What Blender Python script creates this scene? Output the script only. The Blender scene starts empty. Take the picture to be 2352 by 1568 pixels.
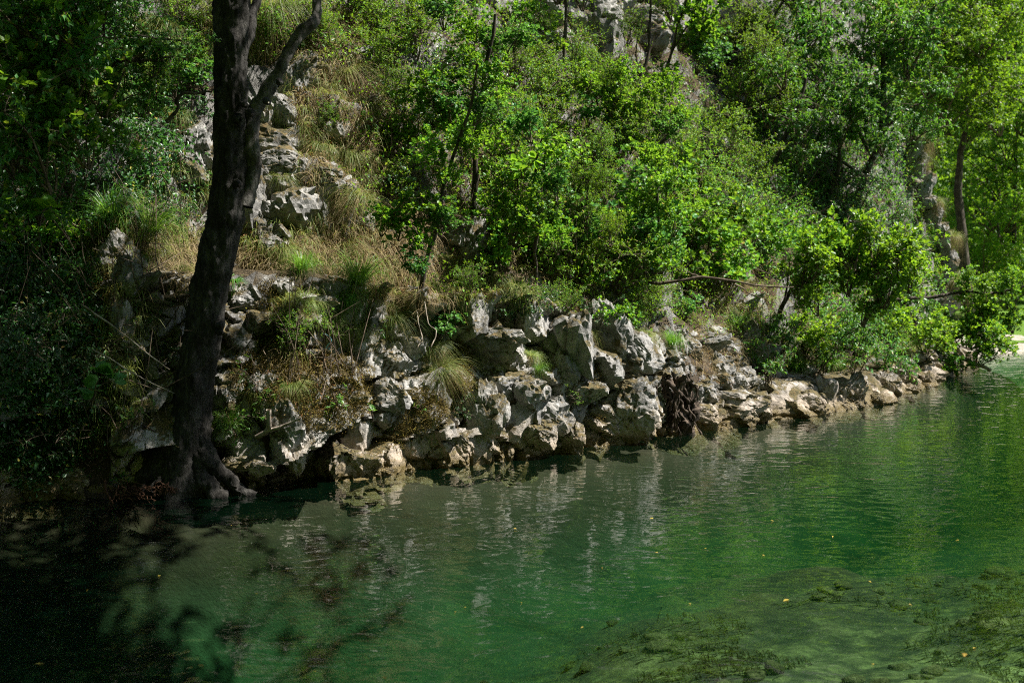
import bpy, math, random
import numpy as np
from mathutils import Vector, Matrix, Euler
from mathutils.bvhtree import BVHTree

# ------------------------------------------------------------------ camera, sky, sun, exposure
scene = bpy.context.scene
COL = scene.collection
R = math.radians
CAM_H, PITCH, FOC = 2.2, R(4.03), 2613.3           # focal length in pixels of a 2352 px wide frame
cam_d = bpy.data.cameras.new('camera')
cam_d.lens = 40.0; cam_d.sensor_width = 36.0
cam_d.clip_start = 0.1; cam_d.clip_end = 600.0
cam_d.dof.use_dof = True; cam_d.dof.focus_distance = 12.0; cam_d.dof.aperture_fstop = 2.0
cam = bpy.data.objects.new('camera', cam_d); COL.objects.link(cam)
cam.location = (0, 0, CAM_H); cam.rotation_euler = (R(90) - PITCH, 0, 0)
scene.camera = cam

SUN_EL, SUN_AZ = R(57), R(88)                        # azimuth clockwise from +Y (the view direction)
w = bpy.data.worlds.new('World'); scene.world = w; w.use_nodes = True
nt = w.node_tree; nt.nodes.clear()
sky = nt.nodes.new('ShaderNodeTexSky'); sky.sky_type = 'NISHITA'; sky.sun_disc = False
sky.sun_elevation = SUN_EL; sky.sun_rotation = SUN_AZ
bg = nt.nodes.new('ShaderNodeBackground'); bg.inputs['Strength'].default_value = 0.05
wo = nt.nodes.new('ShaderNodeOutputWorld')
nt.links.new(sky.outputs[0], bg.inputs[0]); nt.links.new(bg.outputs[0], wo.inputs[0])
sd = bpy.data.lights.new('sun', 'SUN'); sd.energy = 5.0; sd.angle = R(0.5); sd.color = (1.0, 0.95, 0.87)
sun = bpy.data.objects.new('sun', sd); COL.objects.link(sun)
SUN_DIR = Vector((math.sin(SUN_AZ) * math.cos(SUN_EL), math.cos(SUN_AZ) * math.cos(SUN_EL), math.sin(SUN_EL)))
sun.rotation_euler = SUN_DIR.to_track_quat('Z', 'Y').to_euler()
scene.view_settings.view_transform = 'Standard'; scene.view_settings.look = 'None'
scene.view_settings.exposure = 1.63; scene.view_settings.gamma = 1.0
scene.view_settings.use_curve_mapping = False
cy = scene.cycles
cy.max_bounces = 6; cy.diffuse_bounces = 2; cy.glossy_bounces = 2; cy.transmission_bounces = 4
cy.transparent_max_bounces = 8; cy.volume_bounces = 1; cy.use_denoising = False
cy.sample_clamp_indirect = 0.6; cy.caustics_reflective = False; cy.caustics_refractive = False
cy.filter_width = 1.1

# ------------------------------------------------------------------ numeric helpers
rng = np.random.default_rng(7)

def _hash(ix, iy, iz, seed):
    h = (ix.astype(np.int64) * 73856093) ^ (iy.astype(np.int64) * 19349663) ^ (iz.astype(np.int64) * 83492791) ^ (seed * 2654435761)
    h = (h ^ (h >> 13)) * 1274126177
    h = h & 0xffffffff
    h = (h ^ (h >> 16)) * 2246822519 & 0xffffffff
    return ((h ^ (h >> 13)) & 0xffffff) / float(0xffffff)

def vnoise(P, seed=0):
    """smooth value noise in -1..1 at points P (N,3)"""
    i = np.floor(P); f = P - i; f = f * f * f * (f * (f * 6 - 15) + 10)
    x, y, z = i[:, 0], i[:, 1], i[:, 2]
    r = 0
    for dx in (0, 1):
        wx = f[:, 0] if dx else 1 - f[:, 0]
        for dy in (0, 1):
            wy = f[:, 1] if dy else 1 - f[:, 1]
            for dz in (0, 1):
                wz = f[:, 2] if dz else 1 - f[:, 2]
                r = r + wx * wy * wz * _hash(x + dx, y + dy, z + dz, seed)
    return r * 2 - 1

def fbm(P, octaves=4, seed=0, gain=0.5):
    a, r = 1.0, 0
    for k in range(octaves):
        r = r + a * vnoise(P * (2.03 ** k) + 17.3 * k, seed + k); a *= gain
    return r

def voronoi(P, seed=0):
    """F1, F2, cell random (N,4), offset from the cell point (N,3)"""
    i = np.floor(P); n = len(P)
    F1 = np.full(n, 9.0); F2 = np.full(n, 9.0); rid = np.zeros((n, 4)); off = np.zeros((n, 3))
    for dx in (-1, 0, 1):
        for dy in (-1, 0, 1):
            for dz in (-1, 0, 1):
                cx, cy_, cz = i[:, 0] + dx, i[:, 1] + dy, i[:, 2] + dz
                q = np.stack([cx + _hash(cx, cy_, cz, seed), cy_ + _hash(cx, cy_, cz, seed + 1), cz + _hash(cx, cy_, cz, seed + 2)], 1)
                v = P - q; d = np.sqrt((v * v).sum(1))
                near = d < F1
                F2 = np.where(near, F1, np.minimum(F2, d))
                F1 = np.where(near, d, F1)
                off[near] = v[near]
                for k in range(4):
                    rid[near, k] = _hash(cx, cy_, cz, seed + 5 + k)[near]
    return F1, F2, rid, off

def sstep(a, b, x):
    t = np.clip((x - a) / (b - a), 0, 1); return t * t * (3 - 2 * t)

def rockdisp(P, amps=(0.27, 0.085, 0.018), sizes=(1.0, 0.42, 0.17), seed=3):
    """fractured limestone: tilted facets with recessed joints; amounts in metres"""
    Q = P + 0.16 * np.stack([fbm(P * 1.7, 3, 31), fbm(P * 1.7 + 40, 3, 32), fbm(P * 1.7 + 80, 3, 33)], 1)
    a = 0.5                                             # beds dip down to the right
    Q = np.stack([Q[:, 0] * math.cos(a) + Q[:, 2] * math.sin(a), Q[:, 1], -Q[:, 0] * math.sin(a) + Q[:, 2] * math.cos(a)], 1)
    D = 0
    for k, (A, L) in enumerate(zip(amps, sizes)):
        S = np.array([1.0, 0.8, 1.35]) / L
        F1, F2, rid, off = voronoi(Q * S, seed + 10 * k)
        tilt = ((rid[:, :3] - 0.5) * 2.0 * off).sum(1)
        D = D + A * ((rid[:, 3] - 0.5) * 1.5 + tilt * 1.2) - A * (0.9 if k == 0 else 0.5) * (1 - sstep(0.0, 0.05, F2 - F1))
    D = D + 0.025 * fbm(P * 4, 3, 77) + 0.007 * fbm(P * 22, 2, 78)
    return D

def mesh_np(name, V, T=None, Q=None, smooth=False):
    V = np.asarray(V, np.float32).reshape(-1, 3)
    loops, tot = [], []
    if T is not None and len(T): T = np.asarray(T, np.int32); loops.append(T.ravel()); tot.append(np.full(len(T), 3, np.int32))
    if Q is not None and len(Q): Q = np.asarray(Q, np.int32); loops.append(Q.ravel()); tot.append(np.full(len(Q), 4, np.int32))
    loops = np.concatenate(loops); tot = np.concatenate(tot)
    me = bpy.data.meshes.new(name)
    me.vertices.add(len(V)); me.vertices.foreach_set('co', V.ravel())
    me.loops.add(len(loops)); me.loops.foreach_set('vertex_index', loops)
    me.polygons.add(len(tot)); st = np.zeros(len(tot), np.int32); st[1:] = np.cumsum(tot)[:-1]
    me.polygons.foreach_set('loop_start', st)
    me.update(calc_edges=True)
    me.polygons.foreach_set('use_smooth', np.full(len(tot), smooth))
    me.update()
    return me

class Geo:
    def __init__(s): s.V = []; s.T = []; s.Q = []; s.n = 0
    def add(s, V, T=None, Q=None):
        V = np.asarray(V, float).reshape(-1, 3)
        if T is not None and len(T): s.T.append(np.asarray(T) + s.n)
        if Q is not None and len(Q): s.Q.append(np.asarray(Q) + s.n)
        s.V.append(V); s.n += len(V)
    def mesh(s, name, mat, smooth=False):
        me = mesh_np(name, np.concatenate(s.V), np.concatenate(s.T) if s.T else None, np.concatenate(s.Q) if s.Q else None, smooth)
        me.materials.append(mat); return me

def link(name, me, parent=None, loc=None, rot=None, scl=None, kind=None):
    o = bpy.data.objects.new(name, me); COL.objects.link(o)
    if parent is not None: o.parent = parent
    if loc is not None: o.location = loc
    if rot is not None: o.rotation_euler = rot
    if scl is not None: o.scale = scl
    if kind: o['kind'] = kind
    return o

def thing(name, label, cat, loc=(0, 0, 0), group=None, me=None, rot=None, scl=None):
    o = link(name, me, None, loc, rot, scl)
    o['label'] = label; o['category'] = cat
    if group: o['group'] = group
    return o

def nrm(v): return v / np.maximum(np.linalg.norm(v, axis=-1, keepdims=True), 1e-9)

def tube(path, radii, sides=8, bump=0.0, seed=0, bscale=6.0):
    """tube along a polyline: (V, Q)"""
    P = np.asarray(path, float); n = len(P)
    r = np.asarray(radii, float) * np.ones(n)
    T = nrm(np.gradient(P, axis=0))
    up = np.array([0.3, 0.9, 0.2]) if abs(T[:, 1]).mean() < 0.8 else np.array([1.0, 0, 0.1])
    X = nrm(np.cross(np.tile(up, (n, 1)), T)); Y = np.cross(T, X)
    a = np.linspace(0, 2 * math.pi, sides, endpoint=False)
    V = P[:, None, :] + r[:, None, None] * (np.cos(a)[None, :, None] * X[:, None, :] + np.sin(a)[None, :, None] * Y[:, None, :])
    V = V.reshape(-1, 3)
    if bump:
        out = nrm(V - np.repeat(P, sides, axis=0))
        V = V + out * (bump * fbm(V * bscale, 3, seed))[:, None]
    i = np.arange(n - 1)[:, None] * sides; j = np.arange(sides)[None, :]; j2 = (j + 1) % sides
    Q = np.stack([i + j, i + j2, i + sides + j2, i + sides + j], -1).reshape(-1, 4)
    return V, Q

def smooth_path(pts, n, wob=0.0, r=None):
    P = np.asarray(pts, float)
    Pp = np.vstack([2 * P[0] - P[1], P, 2 * P[-1] - P[-2]])
    m = len(P) - 1; t = np.linspace(0, m, n); k = np.minimum(t.astype(int), m - 1); f = (t - k)[:, None]
    a, b, c, d = Pp[k], Pp[k + 1], Pp[k + 2], Pp[k + 3]
    out = 0.5 * ((2 * b) + (-a + c) * f + (2 * a - 5 * b + 4 * c - d) * f ** 2 + (-a + 3 * b - 3 * c + d) * f ** 3)
    if wob and r is not None:
        ph = r.uniform(0, 50, 3)
        tt = np.linspace(0, 1, n)[:, None] * 6
        out = out + wob * np.concatenate([vnoise(np.hstack([tt + ph[k], tt * 0, tt * 0]), k)[:, None] for k in range(3)], 1)
    return out

def segs(G, A, B, ra, rb, sides=3):
    """many straight tapered twigs at once"""
    A = np.asarray(A, float); B = np.asarray(B, float)
    if len(A) == 0: return
    T = nrm(B - A); u = np.where(np.abs(T[:, 2:3]) > 0.9, np.array([[1.0, 0, 0]]), np.array([[0, 0, 1.0]]))
    X = nrm(np.cross(u, T)); Y = np.cross(T, X)
    a = np.linspace(0, 2 * math.pi, sides, endpoint=False)
    c = np.cos(a)[None, :, None] * X[:, None] + np.sin(a)[None, :, None] * Y[:, None]
    V = np.concatenate([A[:, None] + np.asarray(ra)[:, None, None] * c, B[:, None] + np.asarray(rb)[:, None, None] * c], 1)
    base = np.arange(len(A))[:, None] * 2 * sides; j = np.arange(sides)[None]; j2 = (j + 1) % sides
    Q = np.stack([base + j, base + j2, base + sides + j2, base + sides + j], -1).reshape(-1, 4)
    G.add(V.reshape(-1, 3), None, Q)

# leaf outlines: verts (x across, y along, z normal) and triangles
LEAF = {
    'round': (np.array([[0, 0, 0], [-.30, .22, .05], [.30, .22, .05], [-.41, .60, .07], [.41, .60, .07], [-.20, .93, .02], [.20, .93, .02], [0, .5, -.05]]),
              np.array([[0, 7, 1], [1, 7, 3], [3, 7, 5], [5, 7, 6], [6, 7, 4], [4, 7, 2], [2, 7, 0]])),
    'pointed': (np.array([[0, 0, 0], [-.26, .35, .07], [.26, .35, .07], [0, .45, -.03], [0, 1, -.16]]),
                np.array([[0, 3, 1], [1, 3, 4], [4, 3, 2], [2, 3, 0]])),
    'small': (np.array([[0, 0, 0], [-.25, .5, .05], [.25, .5, .05], [0, 1, -.05]]), np.array([[0, 3, 1], [0, 2, 3]])),
    'lobed': (np.array([[0, 0, 0], [-.16, .25, .02], [-.34, .45, .05], [-.18, .55, .0], [-.36, .75, .05], [0, 1, -.05], [.36, .75, .05], [.18, .55, 0], [.34, .45, .05], [.16, .25, .02]]),
              np.array([[0, 3, 1], [1, 3, 2], [0, 7, 3], [3, 7, 5], [3, 5, 4], [7, 6, 5], [0, 9, 7], [9, 8, 7]])),
    'lance': (np.array([[0, 0, 0], [-.11, .4, .03], [.11, .4, .03], [0, 1, -.2]]), np.array([[0, 3, 1], [0, 2, 3]])),
}
def leaves(G, P, D, N, S, kind):
    tv, tt = LEAF[kind]
    D = nrm(D); N = nrm(N - (N * D).sum(1, keepdims=True) * D); X = np.cross(D, N)
    V = P[:, None] + S[:, None, None] * (tv[None, :, 0:1] * X[:, None] + tv[None, :, 1:2] * D[:, None] + tv[None, :, 2:3] * N[:, None])
    T = (np.arange(len(P))[:, None, None] * len(tv) + tt[None]).reshape(-1, 3)
    G.add(V.reshape(-1, 3), T)

# ------------------------------------------------------------------ materials
def mat_new(name):
    m = bpy.data.materials.new(name); m.use_nodes = True
    n = m.node_tree.nodes; l = m.node_tree.links; n.clear()
    out = n.new('ShaderNodeOutputMaterial')
    return m, n, l, out

def ramp(n, stops, interp='LINEAR'):
    r = n.new('ShaderNodeValToRGB'); r.color_ramp.interpolation = interp
    e = r.color_ramp.elements
    while len(e) < len(stops): e.new(0.5)
    for el, (p, c) in zip(e, stops):
        el.position = p; el.color = (*c, 1) if len(c) == 3 else c
    return r

def noise(n, l, vec, scale, detail=4, rough=0.55, dist=0.0):
    t = n.new('ShaderNodeTexNoise'); t.inputs['Scale'].default_value = scale; t.inputs['Detail'].default_value = detail
    t.inputs['Roughness'].default_value = rough; t.inputs['Distortion'].default_value = dist
    if vec is not None: l.new(vec, t.inputs['Vector'])
    return t

def mixc(n, l, fac, a, b, mode='MIX'):
    m = n.new('ShaderNodeMix'); m.data_type = 'RGBA'; m.blend_type = mode
    for sock, v in ((m.inputs[0], fac), (m.inputs[6], a), (m.inputs[7], b)):
        if hasattr(v, 'links'): l.new(v, sock)
        elif isinstance(v, (int, float)): sock.default_value = v
        else: sock.default_value = (*v, 1)
    return m.outputs[2]

def math_n(n, l, op, a, b=None, c=None, clamp=False):
    m = n.new('ShaderNodeMath'); m.operation = op; m.use_clamp = clamp
    for k, v in enumerate((a, b, c)):
        if v is None: continue
        if hasattr(v, 'links'): l.new(v, m.inputs[k])
        else: m.inputs[k].default_value = v
    return m.outputs[0]

def rock_material(name, light=(0.36, 0.348, 0.33), mossy=-0.1):
    m, n, l, out = mat_new(name)
    g = n.new('ShaderNodeNewGeometry'); pos = g.outputs['Position']
    sep = n.new('ShaderNodeSeparateXYZ'); l.new(pos, sep.inputs[0])
    sn = n.new('ShaderNodeSeparateXYZ'); l.new(g.outputs['Normal'], sn.inputs[0])
    n1 = noise(n, l, pos, 2.3, 8, 0.68, 0.6); r1 = ramp(n, [(0.34, (0.13, 0.128, 0.12)), (0.45, (0.23, 0.226, 0.22)), (0.58, light), (0.75, tuple(c * 1.15 for c in light))])
    l.new(n1.outputs['Fac'], r1.inputs[0])
    mp = n.new('ShaderNodeMapping'); mp.inputs['Scale'].default_value = (9, 9, 2.2); l.new(pos, mp.inputs[0])
    n2 = noise(n, l, mp.outputs[0], 1.0, 6, 0.7); r2 = ramp(n, [(0.40, (0.5, 0.49, 0.47)), (0.56, (1, 1, 1))]); l.new(n2.outputs['Fac'], r2.inputs[0])
    c = mixc(n, l, 0.5, r1.outputs[0], r2.outputs[0], 'MULTIPLY')
    n3 = noise(n, l, pos, 34, 3, 0.7); r3 = ramp(n, [(0.38, (0.25, 0.24, 0.22)), (0.47, (1, 1, 1)), (0.66, (1, 1, 1)), (0.74, (1.3, 1.3, 1.28))]); l.new(n3.outputs['Fac'], r3.inputs[0])
    c = mixc(n, l, 0.55, c, r3.outputs[0], 'MULTIPLY')
    # buff, water-washed stone in the half metre above the river
    wl = n.new('ShaderNodeMapRange'); wl.inputs[1].default_value = 0.75; wl.inputs[2].default_value = 0.2; l.new(math_n(n, l, 'ADD', sep.outputs[2], math_n(n, l, 'MULTIPLY', n1.outputs['Fac'], -0.5)), wl.inputs[0])
    wl.inputs[1].default_value = 0.25; wl.inputs[2].default_value = -0.12
    buff = mixc(n, l, n3.outputs['Fac'], (0.30, 0.225, 0.155), (0.50, 0.41, 0.32))
    c = mixc(n, l, math_n(n, l, 'MULTIPLY', wl.outputs[0], 0.8), c, buff)
    # ochre moss on ledges
    n4 = noise(n, l, pos, 3.4, 7, 0.7, 0.3)
    up = math_n(n, l, 'MULTIPLY_ADD', sn.outputs[2], 0.17, 0.06)
    mf = ramp(n, [(0.60 - 0.1 * mossy, (0, 0, 0)), (0.69 - 0.1 * mossy, (1, 1, 1))]); l.new(math_n(n, l, 'ADD', n4.outputs['Fac'], up), mf.inputs[0])
    n5 = noise(n, l, pos, 26, 4, 0.7)
    mc = ramp(n, [(0.3, (0.02, 0.018, 0.008)), (0.52, (0.075, 0.062, 0.022)), (0.7, (0.16, 0.10, 0.04))]); l.new(n5.outputs['Fac'], mc.inputs[0])
    c = mixc(n, l, mf.outputs[0], c, mc.outputs[0])
    # dark algae and wet stone at the waterline
    wet = n.new('ShaderNodeMapRange'); wet.inputs[1].default_value = 0.17; wet.inputs[2].default_value = 0.05
    l.new(math_n(n, l, 'ADD', sep.outputs[2], math_n(n, l, 'MULTIPLY_ADD', n4.outputs['Fac'], -0.16, 0.06)), wet.inputs[0])
    c = mixc(n, l, wet.outputs[0], c, mixc(n, l, n5.outputs['Fac'], (0.055, 0.04, 0.018), (0.16, 0.12, 0.045)))
    b = n.new('ShaderNodeBsdfPrincipled'); l.new(c, b.inputs['Base Color'])
    ro = n.new('ShaderNodeMapRange'); ro.inputs[3].default_value = 0.85; ro.inputs[4].default_value = 0.3; l.new(wet.outputs[0], ro.inputs[0]); l.new(ro.outputs[0], b.inputs['Roughness'])
    b.inputs['Specular IOR Level'].default_value = 0.3
    hb = math_n(n, l, 'ADD', math_n(n, l, 'MULTIPLY', noise(n, l, pos, 12, 8, 0.75, 0.4).outputs['Fac'], 1.0), math_n(n, l, 'MULTIPLY', n5.outputs['Fac'], math_n(n, l, 'MULTIPLY', mf.outputs[0], 0.9)))
    bp = n.new('ShaderNodeBump'); bp.inputs['Strength'].default_value = 0.8; bp.inputs['Distance'].default_value = 0.035
    l.new(hb, bp.inputs['Height']); l.new(bp.outputs[0], b.inputs['Normal']); l.new(b.outputs[0], out.inputs[0])
    return m

def ground_material(name, dark, lightc, scale=9.0, litter=(0.26, 0.17, 0.10), rocky=False):
    m, n, l, out = mat_new(name)
    g = n.new('ShaderNodeNewGeometry'); pos = g.outputs['Position']
    a = noise(n, l, pos, scale, 8, 0.7, 0.5); r = ramp(n, [(0.35, dark), (0.65, lightc)]); l.new(a.outputs['Fac'], r.inputs[0])
    b2 = noise(n, l, pos, 60, 3, 0.7); r2 = ramp(n, [(0.52, (0, 0, 0)), (0.6, (1, 1, 1))]); l.new(b2.outputs['Fac'], r2.inputs[0])
    c = mixc(n, l, r2.outputs[0], r.outputs[0], litter)
    if rocky:                                           # bare stone shows where the slope is steepest
        sn = n.new('ShaderNodeSeparateXYZ'); l.new(g.outputs['True Normal'], sn.inputs[0])
        q = noise(n, l, pos, 1.7, 6, 0.65, 0.4); st = ramp(n, [(0.30, (1, 1, 1)), (0.38, (0, 0, 0))])
        l.new(math_n(n, l, 'ADD', math_n(n, l, 'MULTIPLY', sn.outputs[2], 0.55), math_n(n, l, 'MULTIPLY', q.outputs['Fac'], 0.22)), st.inputs[0])
        q2 = noise(n, l, pos, 6.0, 8, 0.7, 0.5); rc = ramp(n, [(0.35, (0.05, 0.047, 0.043)), (0.5, (0.17, 0.165, 0.155)), (0.65, (0.33, 0.32, 0.305))]); l.new(q2.outputs['Fac'], rc.inputs[0])
        c = mixc(n, l, st.outputs[0], c, rc.outputs[0])
    b = n.new('ShaderNodeBsdfPrincipled'); l.new(c, b.inputs['Base Color']); b.inputs['Roughness'].default_value = 0.95; b.inputs['Specular IOR Level'].default_value = 0.1
    bp = n.new('ShaderNodeBump'); bp.inputs['Strength'].default_value = 1.0; bp.inputs['Distance'].default_value = 0.05
    l.new(b2.outputs['Fac'], bp.inputs['Height']); l.new(bp.outputs[0], b.inputs['Normal']); l.new(b.outputs[0], out.inputs[0])
    return m

def leaf_material(name, c1, c2, trans=0.4, tcol=None, rough=0.42, spec=0.45, vary=0.35, old=True):
    m, n, l, out = mat_new(name)
    g = n.new('ShaderNodeNewGeometry'); oi = n.new('ShaderNodeObjectInfo')
    c = mixc(n, l, g.outputs['Random Per Island'], c1, c2)
    if old:                                             # a few yellowed and browned leaves
        ol = ramp(n, [(0.945, (0, 0, 0)), (0.955, (1, 1, 1))]); wn2 = n.new('ShaderNodeTexWhiteNoise'); wn2.noise_dimensions = '1D'; l.new(g.outputs['Random Per Island'], wn2.inputs['W']); l.new(wn2.outputs['Value'], ol.inputs[0])
        c = mixc(n, l, ol.outputs[0], c, mixc(n, l, wn2.outputs['Color'], (0.14, 0.08, 0.03), (0.34, 0.30, 0.05)))
    hs = n.new('ShaderNodeHueSaturation'); l.new(c, hs.inputs['Color'])
    hs.inputs['Hue'].default_value = 0.5
    mr = n.new('ShaderNodeMapRange'); mr.inputs[3].default_value = 1 - vary; mr.inputs[4].default_value = 1 + vary * 0.7; l.new(oi.outputs['Random'], mr.inputs[0])
    l.new(mr.outputs[0], hs.inputs['Value'])
    hr = n.new('ShaderNodeMapRange'); hr.inputs[3].default_value = 0.485; hr.inputs[4].default_value = 0.515
    wn = n.new('ShaderNodeTexWhiteNoise'); wn.noise_dimensions = '1D'; l.new(oi.outputs['Random'], wn.inputs['W']); l.new(wn.outputs['Value'], hr.inputs[0]); l.new(hr.outputs[0], hs.inputs['Hue'])
    b = n.new('ShaderNodeBsdfPrincipled'); l.new(hs.outputs[0], b.inputs['Base Color'])
    b.inputs['Roughness'].default_value = rough; b.inputs['Specular IOR Level'].default_value = spec
    t = n.new('ShaderNodeBsdfTranslucent')
    tc = mixc(n, l, 0.55, hs.outputs[0], tcol or tuple(min(1, x * 2.2) for x in c2))
    l.new(tc, t.inputs[0])
    mx = n.new('ShaderNodeMixShader'); mx.inputs[0].default_value = trans
    l.new(b.outputs[0], mx.inputs[1]); l.new(t.outputs[0], mx.inputs[2]); l.new(mx.outputs[0], out.inputs[0])
    return m

def bark_material(name, dark, light, scale=14.0, stretch=0.25, bump=0.03):
    m, n, l, out = mat_new(name)
    g = n.new('ShaderNodeNewGeometry')
    mp = n.new('ShaderNodeMapping'); mp.inputs['Scale'].default_value = (1, 1, stretch); l.new(g.outputs['Position'], mp.inputs[0])
    a = noise(n, l, mp.outputs[0], scale, 8, 0.7, 0.6); r = ramp(n, [(0.35, dark), (0.6, light), (0.75, tuple(c * 1.5 for c in light))]); l.new(a.outputs['Fac'], r.inputs[0])
    p = noise(n, l, g.outputs['Position'], 5, 5, 0.6); rp = ramp(n, [(0.42, (0.55, 0.53, 0.5)), (0.55, (1, 1, 1)), (0.68, (1.4, 1.42, 1.4))]); l.new(p.outputs['Fac'], rp.inputs[0])
    c = mixc(n, l, 1.0, r.outputs[0], rp.outputs[0], 'MULTIPLY')
    b = n.new('ShaderNodeBsdfPrincipled'); l.new(c, b.inputs['Base Color']); b.inputs['Roughness'].default_value = 0.9; b.inputs['Specular IOR Level'].default_value = 0.2
    bp = n.new('ShaderNodeBump'); bp.inputs['Strength'].default_value = 1.0; bp.inputs['Distance'].default_value = bump
    l.new(a.outputs['Fac'], bp.inputs['Height']); l.new(bp.outputs[0], b.inputs['Normal']); l.new(b.outputs[0], out.inputs[0])
    return m

M = {}
M['rock'] = rock_material('limestone')
M['rock_mossy'] = rock_material('mossy_limestone', (0.40, 0.385, 0.35), 1.1)
M['slope'] = ground_material('leaf_litter_soil', (0.02, 0.016, 0.010), (0.075, 0.058, 0.034), litter=(0.15, 0.115, 0.07), rocky=True)
M['meadow'] = ground_material('meadow_grass', (0.05, 0.13, 0.015), (0.12, 0.22, 0.03), 3.0, (0.13, 0.2, 0.03))
M['pebbles'] = ground_material('pale_pebbles', (0.30, 0.27, 0.22), (0.5, 0.46, 0.4), 7.0, (0.35, 0.3, 0.24))
M['bark'] = bark_material('dark_grey_bark', (0.010, 0.009, 0.008), (0.068, 0.064, 0.059), 22.0, 0.35, 0.05)
M['bark_grey'] = bark_material('pale_grey_bark', (0.03, 0.028, 0.025), (0.13, 0.122, 0.112), 22.0, 0.5, 0.03)
M['bark_thin'] = bark_material('thin_branch_bark', (0.02, 0.016, 0.012), (0.085, 0.07, 0.055), 30.0, 0.3, 0.01)
M['twig'] = bark_material('grey_brown_twig', (0.05, 0.036, 0.026), (0.15, 0.115, 0.085), 30.0, 0.5, 0.004)
M['dead_wood'] = bark_material('bleached_dead_wood', (0.16, 0.13, 0.10), (0.36, 0.31, 0.26), 26.0, 0.4, 0.006)
M['root'] = bark_material('brown_root', (0.022, 0.017, 0.013), (0.10, 0.075, 0.056), 18.0, 0.6, 0.02)
M['red_root'] = bark_material('reddish_root_fibre', (0.045, 0.022, 0.013), (0.12, 0.06, 0.035), 30.0, 0.6, 0.004)
M['smoke'] = leaf_material('round_smoke_bush_leaf', (0.045, 0.17, 0.03), (0.15, 0.31, 0.02), 0.42, (0.34, 0.58, 0.02), 0.45, 0.3)
M['smoke_blue'] = leaf_material('blue_green_round_leaf', (0.035, 0.14, 0.05), (0.09, 0.23, 0.04), 0.36, (0.22, 0.5, 0.04), 0.45, 0.3)
M['box'] = leaf_material('small_glossy_leaf', (0.045, 0.155, 0.015), (0.16, 0.34, 0.022), 0.36, (0.38, 0.58, 0.015), 0.5, 0.25)
M['horn'] = leaf_material('pointed_drooping_leaf', (0.035, 0.13, 0.03), (0.085, 0.21, 0.04), 0.4, (0.24, 0.52, 0.02), 0.42, 0.3)
M['oak'] = leaf_material('lobed_bright_leaf', (0.06, 0.19, 0.02), (0.17, 0.32, 0.02), 0.42, (0.40, 0.64, 0.02), 0.42, 0.35)
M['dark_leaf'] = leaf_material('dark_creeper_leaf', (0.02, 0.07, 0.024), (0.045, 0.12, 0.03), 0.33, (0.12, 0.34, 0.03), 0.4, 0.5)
M['herb'] = leaf_material('fresh_herb_leaf', (0.05, 0.15, 0.03), (0.10, 0.23, 0.04), 0.4, (0.28, 0.5, 0.04))
M['far'] = leaf_material('distant_tree_leaf', (0.04, 0.13, 0.012), (0.12, 0.26, 0.016), 0.45, (0.38, 0.64, 0.015), 0.42, 0.35)
M['blade'] = leaf_material('fine_olive_grass', (0.07, 0.15, 0.02), (0.24, 0.26, 0.07), 0.35, (0.40, 0.42, 0.08), 0.5, 0.3, 0.25)
M['lush'] = leaf_material('lush_green_grass', (0.045, 0.15, 0.015), (0.12, 0.25, 0.025), 0.4, (0.30, 0.55, 0.04), 0.4, 0.4, 0.25)
M['straw'] = leaf_material('dry_straw', (0.15, 0.115, 0.052), (0.36, 0.28, 0.14), 0.25, (0.5, 0.36, 0.18), 0.6, 0.2, 0.2)
M['rust'] = leaf_material('rusty_dead_leaf', (0.11, 0.05, 0.02), (0.26, 0.14, 0.055), 0.25, (0.45, 0.20, 0.05), 0.6, 0.2, 0.2)
M['moss'] = leaf_material('ochre_moss', (0.05, 0.04, 0.012), (0.15, 0.10, 0.028), 0.15, (0.3, 0.2, 0.05), 0.8, 0.1, 0.2)
M['yellow'] = leaf_material('yellow_fallen_leaf', (0.34, 0.27, 0.04), (0.50, 0.36, 0.06), 0.2, (0.6, 0.4, 0.05))
M['plastic_blue'] = mat_new('faded_blue_cord'); 
def _flat(entry, col, rough=0.6):
    m, n, l, out = entry
    b = n.new('ShaderNodeBsdfPrincipled'); b.inputs['Roughness'].default_value = rough
    g = n.new('ShaderNodeNewGeometry'); t = noise(n, l, g.outputs['Position'], 40, 3)
    l.new(mixc(n, l, t.outputs['Fac'], tuple(c * 0.7 for c in col), tuple(c * 1.2 for c in col)), b.inputs['Base Color'])
    l.new(b.outputs[0], out.inputs[0]); return m
M['plastic_blue'] = _flat(M['plastic_blue'], (0.12, 0.30, 0.36))

# ------------------------------------------------------------------ pixels <-> place
cp, sp = math.cos(PITCH), math.sin(PITCH)
def pdir(px, py):
    x = (px - 1176) / FOC; y = (784 - py) / FOC
    return Vector((x, cp + y * sp, -sp + y * cp)).normalized()
EYE = Vector((0, 0, CAM_H))
def on_water(px, py, z=0.0):
    d = pdir(px, py); t = (z - CAM_H) / d.z
    return EYE + d * t
def at(px, py, Y):
    d = pdir(px, py); return EYE + d * (Y / d.y)

# ------------------------------------------------------------------ the bank line
bank_px = [(0, 1163), (250, 1150), (480, 1122), (640, 1108), (860, 1092), (1100, 1060), (1350, 1026), (1600, 992), (1800, 962), (1985, 932), (2100, 895), (2172, 862)]
BL = [on_water(*p) for p in bank_px]
ctrl = [(-24, 1.0), (-12, 6.6)] + [(p.x, p.y) for p in BL] + [(10.0, 24.8), (11.1, 28.0), (11.0, 31.5), (9.5, 36.0), (4.0, 44.0), (-4, 58.0)]
ctrl3 = np.array([(x, y, 0) for x, y in ctrl])
CUR = smooth_path(ctrl3, 900)[:, :2]
seg_len = np.r_[0, np.cumsum(np.linalg.norm(np.diff(CUR, axis=0), axis=1))]
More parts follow.
